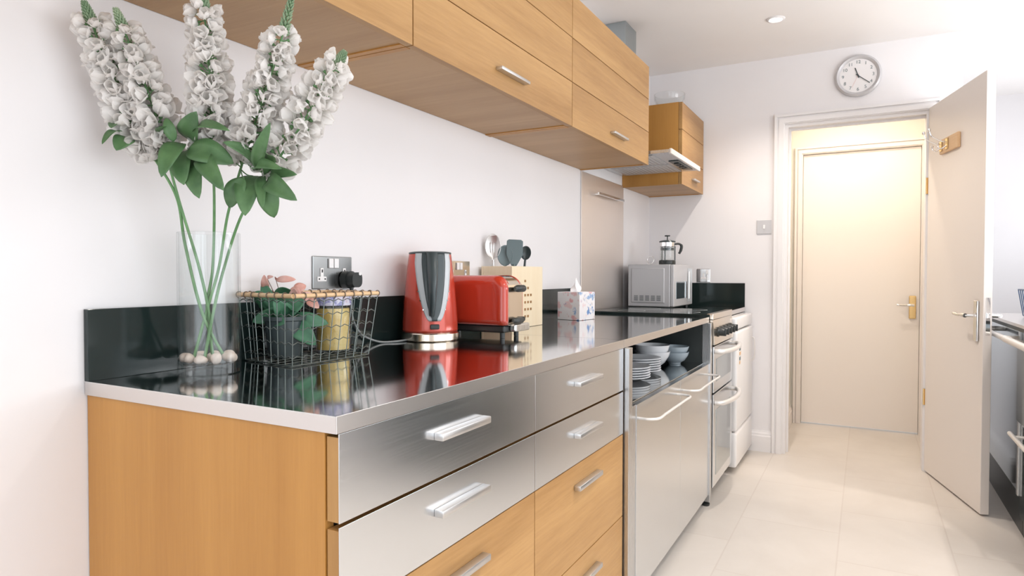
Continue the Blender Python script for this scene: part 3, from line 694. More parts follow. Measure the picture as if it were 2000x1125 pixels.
# ------------------------------------------------------------------ glass vase with stones
VX, VY = 0.188, -0.106; VR = .0595; VH = .285
t = thing('glass_vase', 'tall clear glass cylinder vase holding the white flowers', 'vase', (VX, VY, ZT+.0005))
b = B(); w = .0035
lathe(b, [(0, 0), (VR-.002, 0), (VR, .002), (VR, VH-.001), (VR-w/2, VH), (VR-w, VH-.001), (VR-w, .024), (VR-w-.006, .019), (0, .019)], 64)
obj('cylinder', b, M['glass'], t, False, smooth=35)
random.seed(3)
stones = []
sp = [(-.034, -.02), (-.012, -.036), (.018, -.036), (.040, -.008), (-.038, .012), (.0, -.008), (.028, .022), (-.012, .026), (.006, .040), (-.028, .036)]
SLBL = ['pale pink stone inside the vase, at the left front', 'pale stone inside the vase, front left of centre', 'pale stone inside the vase, front centre', 'large pale stone inside the vase at its right side']
for i, (dx, dy) in enumerate(sp):
    b = B(); bmesh.ops.create_icosphere(b, subdivisions=3, radius=1)
    s = (random.uniform(.011, .015), random.uniform(.010, .0135), random.uniform(.008, .012))
    ph = random.random()*9
    for v in b.verts:
        k = 1+.09*math.sin(3*v.co.x+ph)+.07*math.sin(4*v.co.y+2*v.co.z+ph)
        v.co = Vector((v.co.x*s[0]*k, v.co.y*s[1]*k, v.co.z*s[2]*k))
    o = obj('pebble', b, M['stone'], None, smooth=80); o.location = (VX+dx, VY+dy, ZT+.0205+s[2]*.98); o.rotation_euler = (0, 0, random.random()*3)
    tag(o, SLBL[i], 'pebble', 'pebbles in the glass vase') if i < 4 else tag(o, 'pale pink pebble lying at the back of the vase bottom among the flower stems', 'pebble', 'pebbles in the glass vase')

# ------------------------------------------------------------------ flower stems
STEMS = {
 'A': [(.208, -.128, .926), (.168, -.112, 1.02), (.141, -.098, 1.157), (.115, -.110, 1.25), (.078, -.091, 1.33), (.042, -.077, 1.41), (.005, -.069, 1.495), (-.029, -.069, 1.58)],
 'B': [(.203, -.092, .926), (.178, -.118, 1.02), (.160, -.112, 1.117), (.121, -.112, 1.236), (.091, -.115, 1.33), (.064, -.119, 1.41), (.031, -.116, 1.495), (.0, -.114, 1.569)],
 'C': [(.186, -.12, .926), (.178, -.112, 1.03), (.177, -.132, 1.117), (.149, -.175, 1.255), (.128, -.195, 1.348), (.11, -.22, 1.437), (.088, -.24, 1.52), (.067, -.257, 1.595)],
 'D': [(.158, -.095, .926), (.176, -.115, 1.03), (.184, -.142, 1.117), (.172, -.184, 1.217), (.164, -.232, 1.302), (.159, -.288, 1.402), (.154, -.343, 1.496), (.145, -.392, 1.590)],
 'E': [(.166, -.118, .926), (.184, -.125, 1.03), (.198, -.140, 1.117), (.190, -.204, 1.22), (.192, -.284, 1.302), (.202, -.349, 1.376), (.207, -.409, 1.45), (.212, -.451, 1.503)],
}
SLAB = {'A': 'leftmost white flower spike in the vase, leaning left, tip cut by the frame', 'B': 'second white flower spike from the left, its green tip bare',
        'C': 'middle white flower spike in the vase, standing almost upright', 'D': 'white flower spike with a long green tip against the cabinet underside', 'E': 'rightmost white flower spike in the vase, shortest and leaning right'}
LEAVES = {
'A':[((0.051, -0.049, 1.371), (-0.002, -0.098, 1.366), 0.024),((0.038, -0.069, 1.361), (-0.028, -0.116, 1.332), 0.014),((0.04, -0.085, 1.351), (0.006, -0.10, 1.325), 0.034)],
'B':[((0.095, -0.133, 1.341), (0.038, -0.172, 1.366), 0.03),((0.09, -0.165, 1.344), (0.02, -0.207, 1.275), 0.036),((0.07, -0.17, 1.344), (0.058, -0.165, 1.385), 0.02),((0.104, -0.15, 1.333), (0.057, -0.212, 1.265), 0.044)],
'C':[((0.112, -0.163, 1.352), (0.069, -0.23, 1.388), 0.042),((0.101, -0.185, 1.36), (0.076, -0.306, 1.356), 0.022),((0.081, -0.192, 1.327), (0.114, -0.273, 1.305), 0.05),((0.114, -0.167, 1.325), (0.069, -0.236, 1.241), 0.04),((0.108, -0.199, 1.318), (0.07, -0.299, 1.252), 0.036)],
'D':[((0.166, -0.264, 1.31), (0.095, -0.278, 1.338), 0.026),((0.156, -0.289, 1.295), (0.111, -0.37, 1.361), 0.024),((0.13, -0.283, 1.277), (0.116, -0.258, 1.223), 0.036),((0.166, -0.264, 1.287), (0.109, -0.31, 1.21), 0.045),((0.155, -0.286, 1.295), (0.118, -0.386, 1.288), 0.022)],
'E':[((0.181, -0.293, 1.283), (0.152, -0.387, 1.281), 0.024),((0.165, -0.306, 1.276), (0.13, -0.41, 1.233), 0.036),((0.149, -0.319, 1.269), (0.155, -0.332, 1.205), 0.038),((0.174, -0.28, 1.287), (0.124, -0.338, 1.223), 0.02),((0.162, -0.299, 1.287), (0.11, -0.37, 1.314), 0.022)],
}
def leaf_bm(p0, p1, w, rnd, bm=None, cup=0.25, thick=True):
    """a pointed leaf from p0 to p1: folded along the midrib and arched"""
    bm = bm or B(); p0 = Vector(p0); p1 = Vector(p1); d = p1-p0; L = d.length; d.normalize()
    tocam = Vector((-.75, -.6, .15+rnd.uniform(-.35, .35))); s = d.cross(tocam).normalized(); n = s.cross(d).normalized()
    if n.z < 0 and abs(d.z) < .8 and rnd.random() < .5: n = -n
    N = 16; rows = []
    for i in range(N+1):
        t = i/N; hw = w/2*(math.sin(PI*t**.9)**.62)*(1.05-.12*t)+.0004
        c = p0+d*L*t+n*math.sin(PI*t)*L*.14
        rows.append([bm.verts.new(c+s*hw*k+n*abs(k)*hw*cup-n*(.06*L*t*t)) for k in (-1, -.5, 0, .5, 1)])
    for a, c in zip(rows, rows[1:]):
        for k in range(4): bm.faces.new((a[k], a[k+1], c[k+1], c[k]))
    return bm
def floret_mesh(seed):
    """one lupin-like floret pointing along +z: five cupped petals round a green base"""
    rnd = random.Random(seed); bm = B()
    for k in range(5):
        a = 2*PI*k/5+rnd.uniform(-.25, .25); L = .0165*rnd.uniform(.85, 1.2); W = .0195*rnd.uniform(.85, 1.15); op = rnd.uniform(.08, .34) if k < 4 else rnd.uniform(.7, 1.0)
        N = 6; rows = []
        for i in range(N+1):
            t = i/N; hw = W/2*math.sin(PI*(.10+.80*t))**.8
            r = .0015+L*op*(t**1.1)*.75; z = .004+L*(t-.25*t*t*op); curl = .0028*math.sin(PI*t)
            row = []
            for q in (-1, -.5, 0, .5, 1):
                off = hw*q; inn = -abs(q)**2*hw*.62
                x = (r+inn+curl)*math.cos(a)-off*math.sin(a); y = (r+inn+curl)*math.sin(a)+off*math.cos(a)
                row.append(bm.verts.new((x, y, z+rnd.uniform(-.0006, .0006))))
            rows.append(row)
        for r0, r1 in zip(rows, rows[1:]):
            for q in range(4): bm.faces.new((r0[q], r0[q+1], r1[q+1], r1[q]))
    lathe(bm, [(0, -.001), (.0018, .0), (.0026, .003), (.001, .005), (0, .005)], 8, mi=1)
    tube(bm, [(0, 0, -.008), (0, 0, .001)], .0009, 5, mi=1)
    me = bpy.data.meshes.new('floret'); bm.to_mesh(me); bm.free()
    me.materials.append(M['petal']); me.materials.append(M['stem'])
    me.polygons.foreach_set('use_smooth', [True]*len(me.polygons))
    return me
FM = [floret_mesh(s) for s in range(7)]
def orient(dirv, spin):
    z = dirv.normalized(); a = Vector((0, 0, 1)) if abs(z.z) < .95 else Vector((1, 0, 0)); x = a.cross(z).normalized(); y = z.cross(x)
    return Matrix((x, y, z)).transposed().to_4x4() @ Matrix.Rotation(spin, 4, 'Z')
NFL = {'A': 72, 'B': 62, 'C': 80, 'D': 74, 'E': 62}
SPAN = {'A': (.55, .945), 'B': (.56, .93), 'C': (.53, .95), 'D': (.58, .91), 'E': (.54, .94)}
for key, pts in STEMS.items():
    rnd = random.Random(ord(key)); cv = spline(pts, 10); n = len(cv)
    t = thing('flower_stem', SLAB[key], 'flower', pts[0])
    b = B(); tube(b, cv, [.0034-.0018*i/n for i in range(n)], 10); obj('stem', b, M['stem'], t, smooth=60)
    s0, s1 = SPAN[key]
    def at(f):
        q = f*(n-1); i = min(int(q), n-2); p = cv[i].lerp(cv[i+1], q-i); return p, (cv[i+1]-cv[i]).normalized()
    for k in range(NFL[key]):
        f = k/(NFL[key]-1); p, d = at(s0+(s1-s0)*f)
        size = 1.62*(1-.34*f**1.8)*(1.0 if f > .12 else .85)
        a = k*2.39996+rnd.uniform(-.3, .3); side = d.orthogonal().normalized(); out = Matrix.Rotation(a, 3, d) @ side
        dr = (out*rnd.uniform(.7, 1.1)+d*rnd.uniform(.1, 1.0)+Vector((0, 0, rnd.uniform(-.5, .1))))
        o = bpy.data.objects.new('floret', FM[rnd.randrange(7)]); COL.objects.link(o); o.parent = t
        m = Matrix.Translation(p+out*(.0085*size)-Vector(pts[0])) @ orient(dr, rnd.random()*6) @ Matrix.Scale(size*rnd.uniform(.9, 1.1), 4)
        o.matrix_basis = m
    # green tip of closed buds
    b = B(); nb = 70
    for k in range(nb):
        f = k/(nb-1); p, d = at(s1-.01+(1-s1+.01)*f); r = .0095*(1-f)**.7+.002
        a = k*2.39996; out = Matrix.Rotation(a, 3, d) @ d.orthogonal().normalized()
        q0 = p+out*r*.35; dirv = (out*.8+d*1.1).normalized(); L = .0125*(1-.55*f)
        tube(b, [q0, q0+dirv*L*.45, q0+dirv*L], [.0009, .0030*(1-.5*f), .0004], 6)
    obj('bud_tip', b, M['bud'], t, smooth=60)
    for (p0, p1, w) in LEAVES[key]:
        p0 = Vector(p0); p1 = Vector(p1)
        o = obj('leaf', leaf_bm(p0, p1, w, rnd), M['leaf'], t, smooth=60, solid=.0006)
        # leaf stalk back to its stem
        best = min(cv[int(n*.3):int(n*.75)], key=lambda c: (c-p0).length)
        b = B(); tube(b, spline([best, best.lerp(p0, .5)+Vector((0, 0, -.004)), p0], 4), .0012, 6); obj('stalk', b, M['stem'], o, smooth=60)

# ------------------------------------------------------------------ wire basket with wooden rim
t = thing('wire_basket', 'grey wire basket with a pale wooden rim, on the worktop beside the vase', 'basket', (.45, -.1, ZT))
c0 = [Vector(p) for p in ((.344, -.022, ZT+.003), (.314, -.205, ZT+.003), (.560, -.203, ZT+.003), (.590, -.024, ZT+.003))]
c1 = [Vector(p) for p in ((.328, -.020, 1.0545), (.302, -.222, 1.0545), (.578, -.217, 1.0545), (.606, -.022, 1.0545))]
b = B()
for i in range(4):
    tube(b, [c1[i], c1[(i+1) % 4]], .0052, 10)
obj('rim', b, M['rimwood'], t, smooth=50)
b = B(); hooks = B()
cnt = [7, 9, 7, 9]
for i in range(4):
    A0, A1, B0, B1 = c0[i], c0[(i+1) % 4], c1[i], c1[(i+1) % 4]
    for k in range(cnt[i]):
        f = k/cnt[i]; lo = A0.lerp(A1, f); hi = B0.lerp(B1, f)
        tube(b, [lo, hi-Vector((0, 0, .006))], .0011, 6)
        outw = ((B1-B0).cross(Vector((0, 0, 1)))).normalized()
        cen = (c1[0]+c1[2])/2
        if outw.dot((B0+B1)/2-cen) < 0: outw = -outw
        arc = [hi+outw*(.0068*math.cos(a))+Vector((0, 0, .0068*math.sin(a))) for a in [x*PI/8 for x in range(-3, 9)]]
        tube(hooks, [hi-Vector((0, 0, .009))]+arc, .0012, 6)
    for j in range(5):
        z = (.12+.2*j); pts = []
        for k in range(cnt[i]*2+1):
            f = k/(cnt[i]*2); p = A0.lerp(A1, f).lerp(B0.lerp(B1, f), z); pts.append(p+Vector((0, 0, .0026*(1 if k % 2 else -1))))
        tube(b, pts, .0010, 6)
    tube(b, [A0, A1], .0015, 6)
for k in range(1, 10):
    f = k/10; tube(b, [c0[0].lerp(c0[3], f), c0[1].lerp(c0[2], f)], .0011, 6)
for k in range(1, 6):
    f = k/6; tube(b, [c0[0].lerp(c0[1], f)+Vector((0, 0, .002)), c0[3].lerp(c0[2], f)+Vector((0, 0, .002))], .0011, 6)
obj('wire_mesh', b, M['wire'], t, smooth=60); obj('rim_loops', hooks, M['hookwire'], t, smooth=60)
# pasta jar inside the basket
JX, JY, JR = .548, -.098, .0455
t = thing('storage_jar', 'glass jar of yellow pasta with a blue and white lid, in the wire basket', 'jar', (JX, JY, ZT+.0065))
b = B(); lathe(b, [(0, 0), (JR-.003, 0), (JR, .004), (JR, .112), (JR-.003, .115), (JR-.003, .112), (JR-.003, .006), (0, .004)], 48); obj('glass_body', b, M['glass'], t, False, smooth=40)
b = B(); lathe(b, [(0, .1155), (JR-.002, .1155), (JR+.002, .117), (JR+.002, .142), (JR-.002, .145), (0, .145)], 48); obj('lid', b, M['lid'], t, False, smooth=40)
b = B(); lathe(b, [(JR-.006, .006), (JR-.0055, .109), (0, .109)], 32); lathe(b, [(0, .006), (JR-.006, .006)], 32)
rnd = random.Random(8)
for k in range(260):
    a = rnd.random()*2*PI; z = rnd.uniform(.012, .106); r = JR-.0075
    c = Vector((r*math.cos(a), r*math.sin(a), z)); tx = Vector((-math.sin(a), math.cos(a), 0)); th = rnd.random()*PI
    d = tx*math.cos(th)+Vector((0, 0, 1))*math.sin(th); L = rnd.uniform(.005, .008)
    bend = Vector((math.cos(a), math.sin(a), 0))*(-.0015)
    if 0.010 < c.z-abs(d.z)*L and c.z+abs(d.z)*L < .108: tube(b, [c-d*L+bend, c, c+d*L+bend], .0026, 6)
o = obj('pasta', b, M['pasta'], t, False, smooth=60); o['kind'] = 'stuff'
# potted plant inside the basket
t = thing('potted_plant', 'small plant with green leaves and salmon bracts in a dark pot, in the basket', 'plant', (.408, -.080, ZT+.0065))
b = B(); lathe(b, [(0, 0), (.036, 0), (.038, .003), (.046, .085), (.049, .087), (.049, .096), (.045, .096), (.043, .08), (0, .078)], 36); obj('pot', b, M['charcoal'], t, False, smooth=40)
rnd = random.Random(4); base = Vector((.408, -.080, ZT+.085))
PL = [((0.411, -0.036, 1.01), (0.36, -0.032, 1.062), 0.04), ((0.411, -0.05, 1.008), (0.358, -0.03, 0.99), 0.032), ((0.411, -0.05, 1.01), (0.385, -0.03, 1.083), 0.03), ((0.412, -0.06, 1.015), (0.395, -0.10, 1.072), 0.05), ((0.416, -0.07, 1.008), (0.430, -0.12, 1.04), 0.05), ((0.417, -0.08, 0.993), (0.478, -0.150, 0.984), 0.036), ((0.415, -0.09, 0.99), (0.425, -0.16, 0.938), 0.046), ((0.41, -0.05, 1.004), (0.369, -0.05, 1.011), 0.04), ((0.411, -0.06, 1.0), (0.365, -0.12, 0.99), 0.045), ((0.419, -0.07, 0.992), (0.392, -0.12, 1.022), 0.05), ((.42, -.07, 1.0), (.47, -.05, 1.04), .045), ((.41, -.08, 1.0), (.36, -.10, 1.04), .045)]
for p0, p1, w in PL:
    o = obj('leaf', leaf_bm(p0, p1, w, rnd), M['leaf2'], t, smooth=60, solid=.0006)
    b = B(); tube(b, spline([base, base.lerp(Vector(p0), .5), p0], 4), .0013, 6); obj('stalk', b, M['stem'], o, smooth=60)
PK = [((0.398, -0.03, 1.066), (0.378, -0.045, 1.098), 0.018), ((0.416, -0.043, 1.085), (0.404, -0.058, 1.093), 0.012), ((0.410, -0.049, 1.087), (0.436, -0.086, 1.089), 0.016), ((0.402, -0.03, 1.088), (0.388, -0.062, 1.096), 0.01), ((0.425, -0.077, 1.064), (0.429, -0.109, 1.046), 0.03), ((0.44, -0.12, 1.040), (0.447, -0.150, 1.022), 0.022), ((0.43, -0.091, 1.046), (0.405, -0.113, 1.067), 0.026), ((.43, -.085, 1.06), (.455, -.10, 1.075), .024), ((.43, -.10, 1.05), (.46, -.13, 1.045), .022)]
for p0, p1, w in PK:
    o = obj('bract', leaf_bm(p0, p1, w, rnd), M['pink'], t, smooth=60, solid=.0005)
    b = B(); tube(b, spline([base, base.lerp(Vector(p0), .5)+Vector((.004, 0, 0)), p0], 4), .0009, 6); obj('stalk', b, M['hookwire'], o, smooth=60)

# ------------------------------------------------------------------ kettle
KX, KY = .958, -.1045
ka = math.atan2(CAM.y-KY, CAM.x-KX)+math.radians(9)    # the handle side is turned to the room
t = thing('electric_kettle', 'red electric kettle with dark handle in a pale frame, left of the toaster', 'kettle', (KX, KY, ZT+.0005), ka)
def krad(z): # body radius at height z
    f = (z-.034)/(.262-.034); return .0855-.0115*f-.009*f*f
b = B(); lathe(b, [(0, 0), (.083, 0), (.087, .003), (.088, .022), (.084, .026), (0, .026)], 56); obj('power_base', b, M['creamsteel'], t, False, smooth=35)
b = B(); prof = [(0, .027), (.084, .027), (.0862, .032)]+[(krad(.034+.228*i/14), .034+.228*i/14) for i in range(15)]+[(.0, .262)]
lathe(b, prof, 72); obj('body', b, M['redk'], t, False, smooth=40)
def patch(bm, outline, off, mi=0, N=28):
    """a curved panel on the kettle body: outline(z) -> half angle width; local +x is the panel's middle"""
    zs = [.062+(.264-.062)*i/N for i in range(N+1)]; rows = []
    for z in zs:
        w0 = outline(z); r = krad(z)+off; rows.append([bm.verts.new((r*math.cos(w0*k/8), r*math.sin(w0*k/8), z)) for k in range(-8, 9)])
    for a, c in zip(rows, rows[1:]):
        for k in range(16): f = bm.faces.new((a[k], a[k+1], c[k+1], c[k])); f.material_index = mi
    return bm
def outer(z): f = (z-.062)/.202; return .20+.66*min(1, f*1.15)**.7
b = patch(B(), outer, .0016); obj('frame', b, M['lightgrey'], t, False, smooth=60, solid=.003)
def inner(z): f = max(0.0, (z-.072)/.192); return .09+.42*min(1, f*1.15)**.62
b = patch(B(), inner, .0042); obj('recess', b, M['charcoal'], t, False, smooth=60, solid=.002)
b = B()
N = 22; rows = []
for i in range(N+1):
    f = i/N; z = .078+.188*f; r = krad(z); out = .004+.040*math.sin(PI*(.06+.90*f))**.7 if f < .9 else .004+.040*math.sin(PI*(.06+.90*f))**.7
    hw = .008+.009*min(1, f*1.3)**.8; yc = -.009+.004*f
    rows.append([b.verts.new((r+out*math.cos(th)**.6 if math.cos(th) > 0 else r, yc+hw*math.sin(th), z)) for th in [PI*(k/10-.5)*.999 for k in range(11)]])
for a, c in zip(rows, rows[1:]):
    for k in range(10): b.faces.new((a[k], a[k+1], c[k+1], c[k]))
b.faces.new(rows[-1]); b.faces.new(rows[0]); obj('handle', b, M['charcoal'], t, False, smooth=50)
b = B(); lathe(b, [(0, .263), (.0645, .263), (.0655, .266), (.064, .2685), (.05, .271), (0, .273)], 56); obj('lid', b, M['charcoal'], t, False, smooth=35)
b = B(); box(b, .084, .0905, -.014, .014, .038, .053, 0.003, seg=3); obj('switch', b, M['black'], t, False)
for sgn in (-1, 1):
    for z, a in ((.150, .62), (.123, .52), (.096, .40)):
        r = krad(z)+.0032; b = B(); tube(b, [((r-.002)*math.cos(sgn*a), (r-.002)*math.sin(sgn*a), z), ((r+.001)*math.cos(sgn*a), (r+.001)*math.sin(sgn*a), z)], .002, 10); obj('screw', b, M['chrome'], t, False)
cbm = B(); tube(cbm, spline([(.885, -.075, .9045), (.84, -.07, .9035), (.80, -.045, .9035), (.765, -.03, .915), (.735, -.02, .935), (.70, -.024, .98), (.690, -.03, 1.045)], 8), .0032, 8)
o = obj('power_cord', cbm, M['cable'], None, smooth=60); o.parent = t; o.matrix_parent_inverse = (Matrix.Translation(t.location) @ Matrix.Rotation(ka, 4, 'Z')).inverted()

# ------------------------------------------------------------------ toaster
TX0, TX1, TY0, TY1 = 1.082, 1.214, -.30, -.035
t = thing('toaster', 'red long-sided toaster with steel ends and two black levers', 'toaster', (TX0, TY0, ZT))
def arch(x0, x1, z0, z1, r, n=8):
    out = [(x0, z0)]
    for k in range(n+1): a = PI-PI/2*k/n; out.append((x0+r+r*math.cos(a), z1-r+r*math.sin(a)))
    for k in range(n+1): a = PI/2-PI/2*k/n; out.append((x1-r+r*math.cos(a), z1-r+r*math.sin(a)))
    out.append((x1, z0)); return out
ZB, ZTT = ZT+.042, ZT+.198
b = B(); box(b, TX0, TX0+.03, TY0+.02, TY1-.004, ZB, ZTT-.028)   # placeholder replaced by curved shell
b.free(); b = B()
# red side shells: the long faces curve in at both ends and over the top
def shell(bm, xs, sgn):
    rows = []; RR = .045
    for j in range(17):                   # up the side and over the shoulder
        row = []
        for k in range(33):
            f = k/32; y = TY0+(TY1-TY0)*(.5-.5*math.cos(PI*f)); e = min(y-TY0, TY1-y)
            top = ZTT-(RR-math.sqrt(max(0, RR*RR-(RR-e)**2))) if e < RR else ZTT
            ex = .022-math.sqrt(max(0, .022**2-(.022-e)**2)) if e < .022 else 0
            zk = top-.030
            if j < 8: z = ZB+(zk-ZB)*j/7; dx = 0
            else: a = (j-7)/9*PI/2; z = zk+.030*math.sin(a); dx = .030*(1-math.cos(a))
            row.append(bm.verts.new((xs+sgn*max(dx, ex*.9), y, z)))
        rows.append(row)
    for a, c in zip(rows, rows[1:]):
        for k in range(32): bm.faces.new((a[k], a[k+1], c[k+1], c[k]))
shell(b, TX0, 1); obj('side_shell', b, M['red'], t, smooth=50, solid=.002)
b = B(); shell(b, TX1, -1); obj('side_shell', b, M['red'], t, smooth=50, solid=.002)
b = B(); prism(b, [(y_, z_) for y_, z_ in arch(TY0-.002, TY1+.002, ZB-.001, ZTT-.0015, .046, 12)], TX0+.020, TX1-.020, axis='x'); st = obj('steel_body', b, M['creamsteel'], t, smooth=40)
b = B()
for x in (TX0+.036, TX0+.075): box(b, x, x+.020, TY0+.035, TY1-.035, ZTT-.003, ZTT-.0012)
obj('bread_slot', b, M['dark'], st)
b = B(); box(b, TX0+.004, TX1-.004, TY0+.004, TY1-.003, ZT+.018, ZB-.001, 0.006, seg=3); obj('base', b, M['black'], t)
b = B(); box(b, TX0+.035, TX1+.002, TY0-.020, TY0+.004, ZT+.020, ZT+.045, 0.006, seg=3); obj('crumb_tray', b, M['steel'], t)
for x in (TX0+.02, TX1-.02):
    for y in (TY0+.02, TY1-.02):
        b = B(); lathe(b, [(0, ZT+.0005), (.008, ZT+.0005), (.008, ZT+.019), (0, ZT+.019)], 12, x, y); obj('foot', b, M['black'], t)
b = B(); box(b, TX0+.065, TX0+.067, TY0-.0018, TY0-.0008, ZT+.066, ZT+.150); obj('lever_slot', b, M['dark'], st)
for x, z, rr_ in ((TX0+.068, ZT+.157, .0115), (TX0+.056, ZT+.056, .010)):
    b = B(); tube(b, [(x-.028, TY0-.014, z), (x-.020, TY0-.018, z), (x+.020, TY0-.018, z), (x+.030, TY0-.014, z)], [rr_*.7, rr_, rr_, rr_*.6], 14); tube(b, [(x, TY0, z), (x, TY0-.016, z)], .006, 8)
    obj('lever', b, M['black'], t, smooth=50)
b = B(); tube(b, [(TX0+.104, TY0, ZT+.058), (TX0+.104, TY0-.014, ZT+.058)], .0075, 14); obj('dial', b, M['black'], t, smooth=50)

# ------------------------------------------------------------------ utensil box and utensils
UX, UY = 1.538, -.0815
t = thing('utensil_box', 'pale wooden utensil box with rows of small dark slots, behind the toaster', 'utensil holder', (UX, UY, ZT+.0005), 0)
b = B(); w, dp_, h = .128, .0665, .232
for (x0, x1, y0, y1) in ((-w, w, -dp_+.001, -dp_+.010), (-w, w, dp_-.010, dp_), (-w, -w+.009, -dp_+.010, dp_-.010), (w-.009, w, -dp_+.010, dp_-.010)):
    box(b, x0, x1, y0, y1, .0, h, 0.0015)
box(b, -w+.009, w-.009, -dp_+.01, dp_-.01, .0, .008); o_ = obj('box', b, M['bamboo'], t, False)
b = B()
for r in range(6):
    nsl = (1, 2, 3, 3, 3, 2)[r]
    for c_ in range(nsl): box(b, -.030+c_*.024, -.019+c_*.024, -dp_-.0006, -dp_+.0016, .172-r*.027, .181-r*.027)
obj('slots', b, M['wood_dark'], t, False)
t = thing('chopping_board', 'pale wooden board leaning on the wall behind the utensil box', 'board', (1.70, -.02, ZT))
b = B(); box(b, 1.675, 1.75, -.034, -.016, ZT+.001, ZT+.232, 0.004); obj('board', b, M['bamboo'], t)
def utensil(name, label, base, tip, headL, headW, m, kind, cat):
    base = Vector(base); tip = Vector(tip); d = (tip-base).normalized(); L = (tip-base).length
    t = thing(name, label, cat, base)
    n = Vector((CAM.x-tip.x, CAM.y-tip.y, 0)); n = (n-d*n.dot(d)).normalized(); s = d.cross(n)
    b = B(); tube(b, spline([base, base+d*(L-headL)*.5+n*.001, tip-d*headL*.93], 6), .0045, 10); obj('handle', b, m, t, smooth=50)
    N, K = 18, 14; b = B(); rows = []
    for i in range(N+1):
        f = i/N
        if kind == 'spoon': hw = headW/2*max(math.sqrt(max(0, 1-((f-.56)/.445)**2)), .16*(1-f)+.01)
        else: hw = headW/2*((.30+.70*min(1, f/.42)**.9) if f < .93 else (1-.25*((f-.93)/.07)**2))
        c = tip-d*headL*(1-f)
        row = []
        for k in range(-K, K+1):
            q = k/K; dish = (-.012*(1-q*q)*math.sin(PI*f)) if kind == 'spoon' else -.002*math.sin(PI*f)
            row.append(b.verts.new(c+s*hw*q+n*dish))
        rows.append(row)
    for i, (a, c) in enumerate(zip(rows, rows[1:])):
        for k in range(2*K):
            if label.startswith('slotted') and 6 <= i <= 11 and k in (8, 12, 16): continue
            b.faces.new((a[k], a[k+1], c[k+1], c[k]))
    obj('head', b, m, t, smooth=60, solid=.0022)
    return t
utensil('slotted_spoon', 'slotted steel spoon, leftmost utensil in the wooden box', (1.46, -.042, ZT+.012), (1.450, -.042, 1.255), .105, .060, M['handle'], 'spoon', 'spoon')
utensil('serving_spoon', 'dark grey spoon between the slotted spoon and the spatula', (1.475, -.080, ZT+.012), (1.475, -.082, 1.213), .088, .058, M['greynylon2'] if 'greynylon2' in M else M['charcoal2'] if 'charcoal2' in M else M['greynylon'], 'spoon', 'spoon')
utensil('spatula', 'broad grey spatula standing tallest on the right in the box', (1.50, -.095, ZT+.012), (1.490, -.116, 1.234), .100, .062, M['greynylon'], 'flat', 'spatula')
utensil('ladle', 'dark utensil head half hidden behind the grey spatula', (1.56, -.10, ZT+.012), (1.56, -.128, 1.212), .06, .040, M['charcoal'], 'spoon', 'utensil')

# ------------------------------------------------------------------ tissue box
t = thing('tissue_box', 'cube tissue box with a red and blue floral print', 'tissue box', (2.03, -.140, ZT+.0005), math.radians(-11))
b = B(); box(b, -.0625, .0625, -.059, .059, 0, .124, 0.0015); obj('carton', b, M['floral'], t, False)
b = B(); prof = []
rows = []
for i in range(9):
    f = i/8; r = .030*(1-f)**.8*(1+.3*math.sin(6*f))+.003; z = .1245+.058*f
    rows.append([b.verts.new((r*math.cos(a)*(1+.25*math.sin(3*a+4*f)), r*.55*math.sin(a)*(1+.3*math.sin(2*a+3*f)), z+.006*math.sin(2*a)*f)) for a in [2*PI*k/28 for k in range(28)]])
for a, c in zip(rows, rows[1:]):
    for k in range(28): b.faces.new((a[k], a[(k+1) % 28], c[(k+1) % 28], c[k]))
b.faces.new(rows[-1]); obj('tissue', b, M['tissue'], t, False, smooth=50)

# ------------------------------------------------------------------ microwave and coffee press
MX0, MX1, MY0, MY1, MZ0, MZ1 = 3.045, 3.50, -.318, -.045, .916, 1.162
t = thing('microwave', 'silver microwave in the far corner with vent slots on its side', 'microwave', (MX0, MY0, ZT))
b = B(); box(b, MX0, MX1, MY0+.022, MY1, MZ0, MZ1, 0.004); body = obj('case', b, M['silver'], t)
b = B(); box(b, MX0+.001, MX1-.001, MY0, MY0+.021, MZ0+.001, MZ1-.001, 0.004); fr = obj('front_frame', b, M['silver'], t)
b = B(); box(b, MX0+.05, MX0+.30, MY0-.0015, MY0+.002, MZ0+.045, MZ1-.10, 0.001); obj('door_window', b, M['mirror'], fr)
b = B(); box(b, MX1-.125, MX1-.015, MY0-.0015, MY0+.002, MZ0+.02, MZ1-.02, 0.001); obj('control_panel', b, M['lightgrey'], fr)
b = B(); tube(b, [(MX1-.14, MY0-.012, MZ0+.04), (MX1-.14, MY0-.012, MZ1-.04)], .006, 10); obj('door_handle', b, M['chrome'], fr, smooth=50)
b = B(); box(b, MX0-.006, MX0+.001, MY0+.055, MY1-.022, MZ0+.022, MZ1-.022, 0.003, seg=3); sp_ = obj('side_panel', b, M['silver'], t)
b = B()
for g in range(5):
    for r in range(6):
        y = MY0+.075+g*.034; box(b, MX0-.0066, MX0-.0056, y, y+.024, MZ0+.034+r*.0055, MZ0+.0365+r*.0055)
obj('vent_slots', b, M['charcoal'], sp_)
for x in (MX0+.04, MX1-.04):
    for y in (MY0+.03, MY1-.03):
        b = B(); lathe(b, [(0, ZT+.0005), (.012, ZT+.0005), (.010, MZ0), (0, MZ0)], 14, x, y); obj('foot', b, M['black'], t)
b = B(); box(b, MX0+.002, MX1-.002, MY0+.02, MY1-.002, MZ0-.006, MZ0, 0.001); obj('underside', b, M['blackmat'], t)
PX, PY = 3.17, -.245
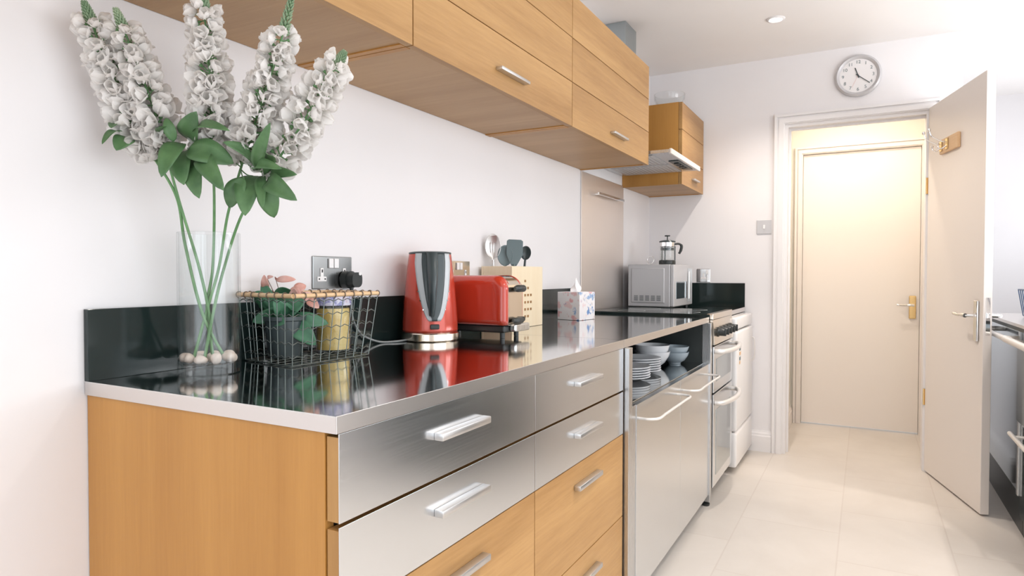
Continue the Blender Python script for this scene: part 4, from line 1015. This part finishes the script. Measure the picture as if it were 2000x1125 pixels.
t = thing('coffee_press', 'small glass coffee press with black lid and handle, on the microwave', 'coffee press', (PX, PY, MZ1+.0005), math.radians(-62))
b = B(); lathe(b, [(0, 0), (.048, 0), (.049, .004), (.049, .020), (.046, .026), (0, .026)], 32); obj('base', b, M['black'], t, False, smooth=40)
b = B(); lathe(b, [(0, .0265), (.040, .0265), (.042, .030), (.042, .132), (.040, .132), (.040, .030), (0, .029)], 36); obj('beaker', b, M['glass'], t, False, smooth=40)
b = B(); lathe(b, [(.0425, .108), (.0445, .108), (.0445, .132), (.0425, .132), (.0425, .108)], 36); obj('collar', b, M['chrome'], t, False, smooth=40)
b = B(); lathe(b, [(0, .1325), (.046, .1325), (.049, .136), (.046, .141), (.02, .146), (0, .146)], 36); ld = obj('lid', b, M['charcoal'], t, False, smooth=40)
b = B(); tube(b, [(0, 0, .145), (0, 0, .168)], .0032, 8); lathe(b, [(0, .168), (.015, .168), (.017, .171), (.015, .175), (0, .176)], 20); obj('plunger_knob', b, M['black'], ld, False, smooth=40)
b = B(); lathe(b, [(0, .085), (.039, .085), (.039, .100), (0, .103)], 30); obj('plunger_disc', b, M['charcoal'], t, False, smooth=40)
b = B(); tube(b, spline([(.043, 0, .122), (.068, 0, .124), (.084, 0, .112), (.080, 0, .085), (.070, 0, .065)], 6), [.0065]*10+[.0085]*10+[.007]*5, 10); obj('handle', b, M['black'], t, False, smooth=50)
for a in (0, 2*PI/3, 4*PI/3):
    ca, sa = math.cos(a), math.sin(a); b = B(); tube(b, [(.046*ca, .046*sa, .02), (.046*ca, .046*sa, .11)], .0032, 8); obj('frame_bar', b, M['charcoal'], t, False, smooth=50)
b = B(); ring = [(math.cos(a)*.024, 0, math.sin(a)*.024) for a in [2*PI*k/28 for k in range(28)]]
tube(b, ring, .0022, 8, closed=True); o = obj('tea_strainer', b, M['chrome'], None, smooth=60); o.location = (3.13, -.155, MZ1+.0265); o.rotation_euler = (math.radians(12), 0, math.radians(70))
tag(o, 'small round wire ring standing left of the coffee press on the microwave', 'strainer')
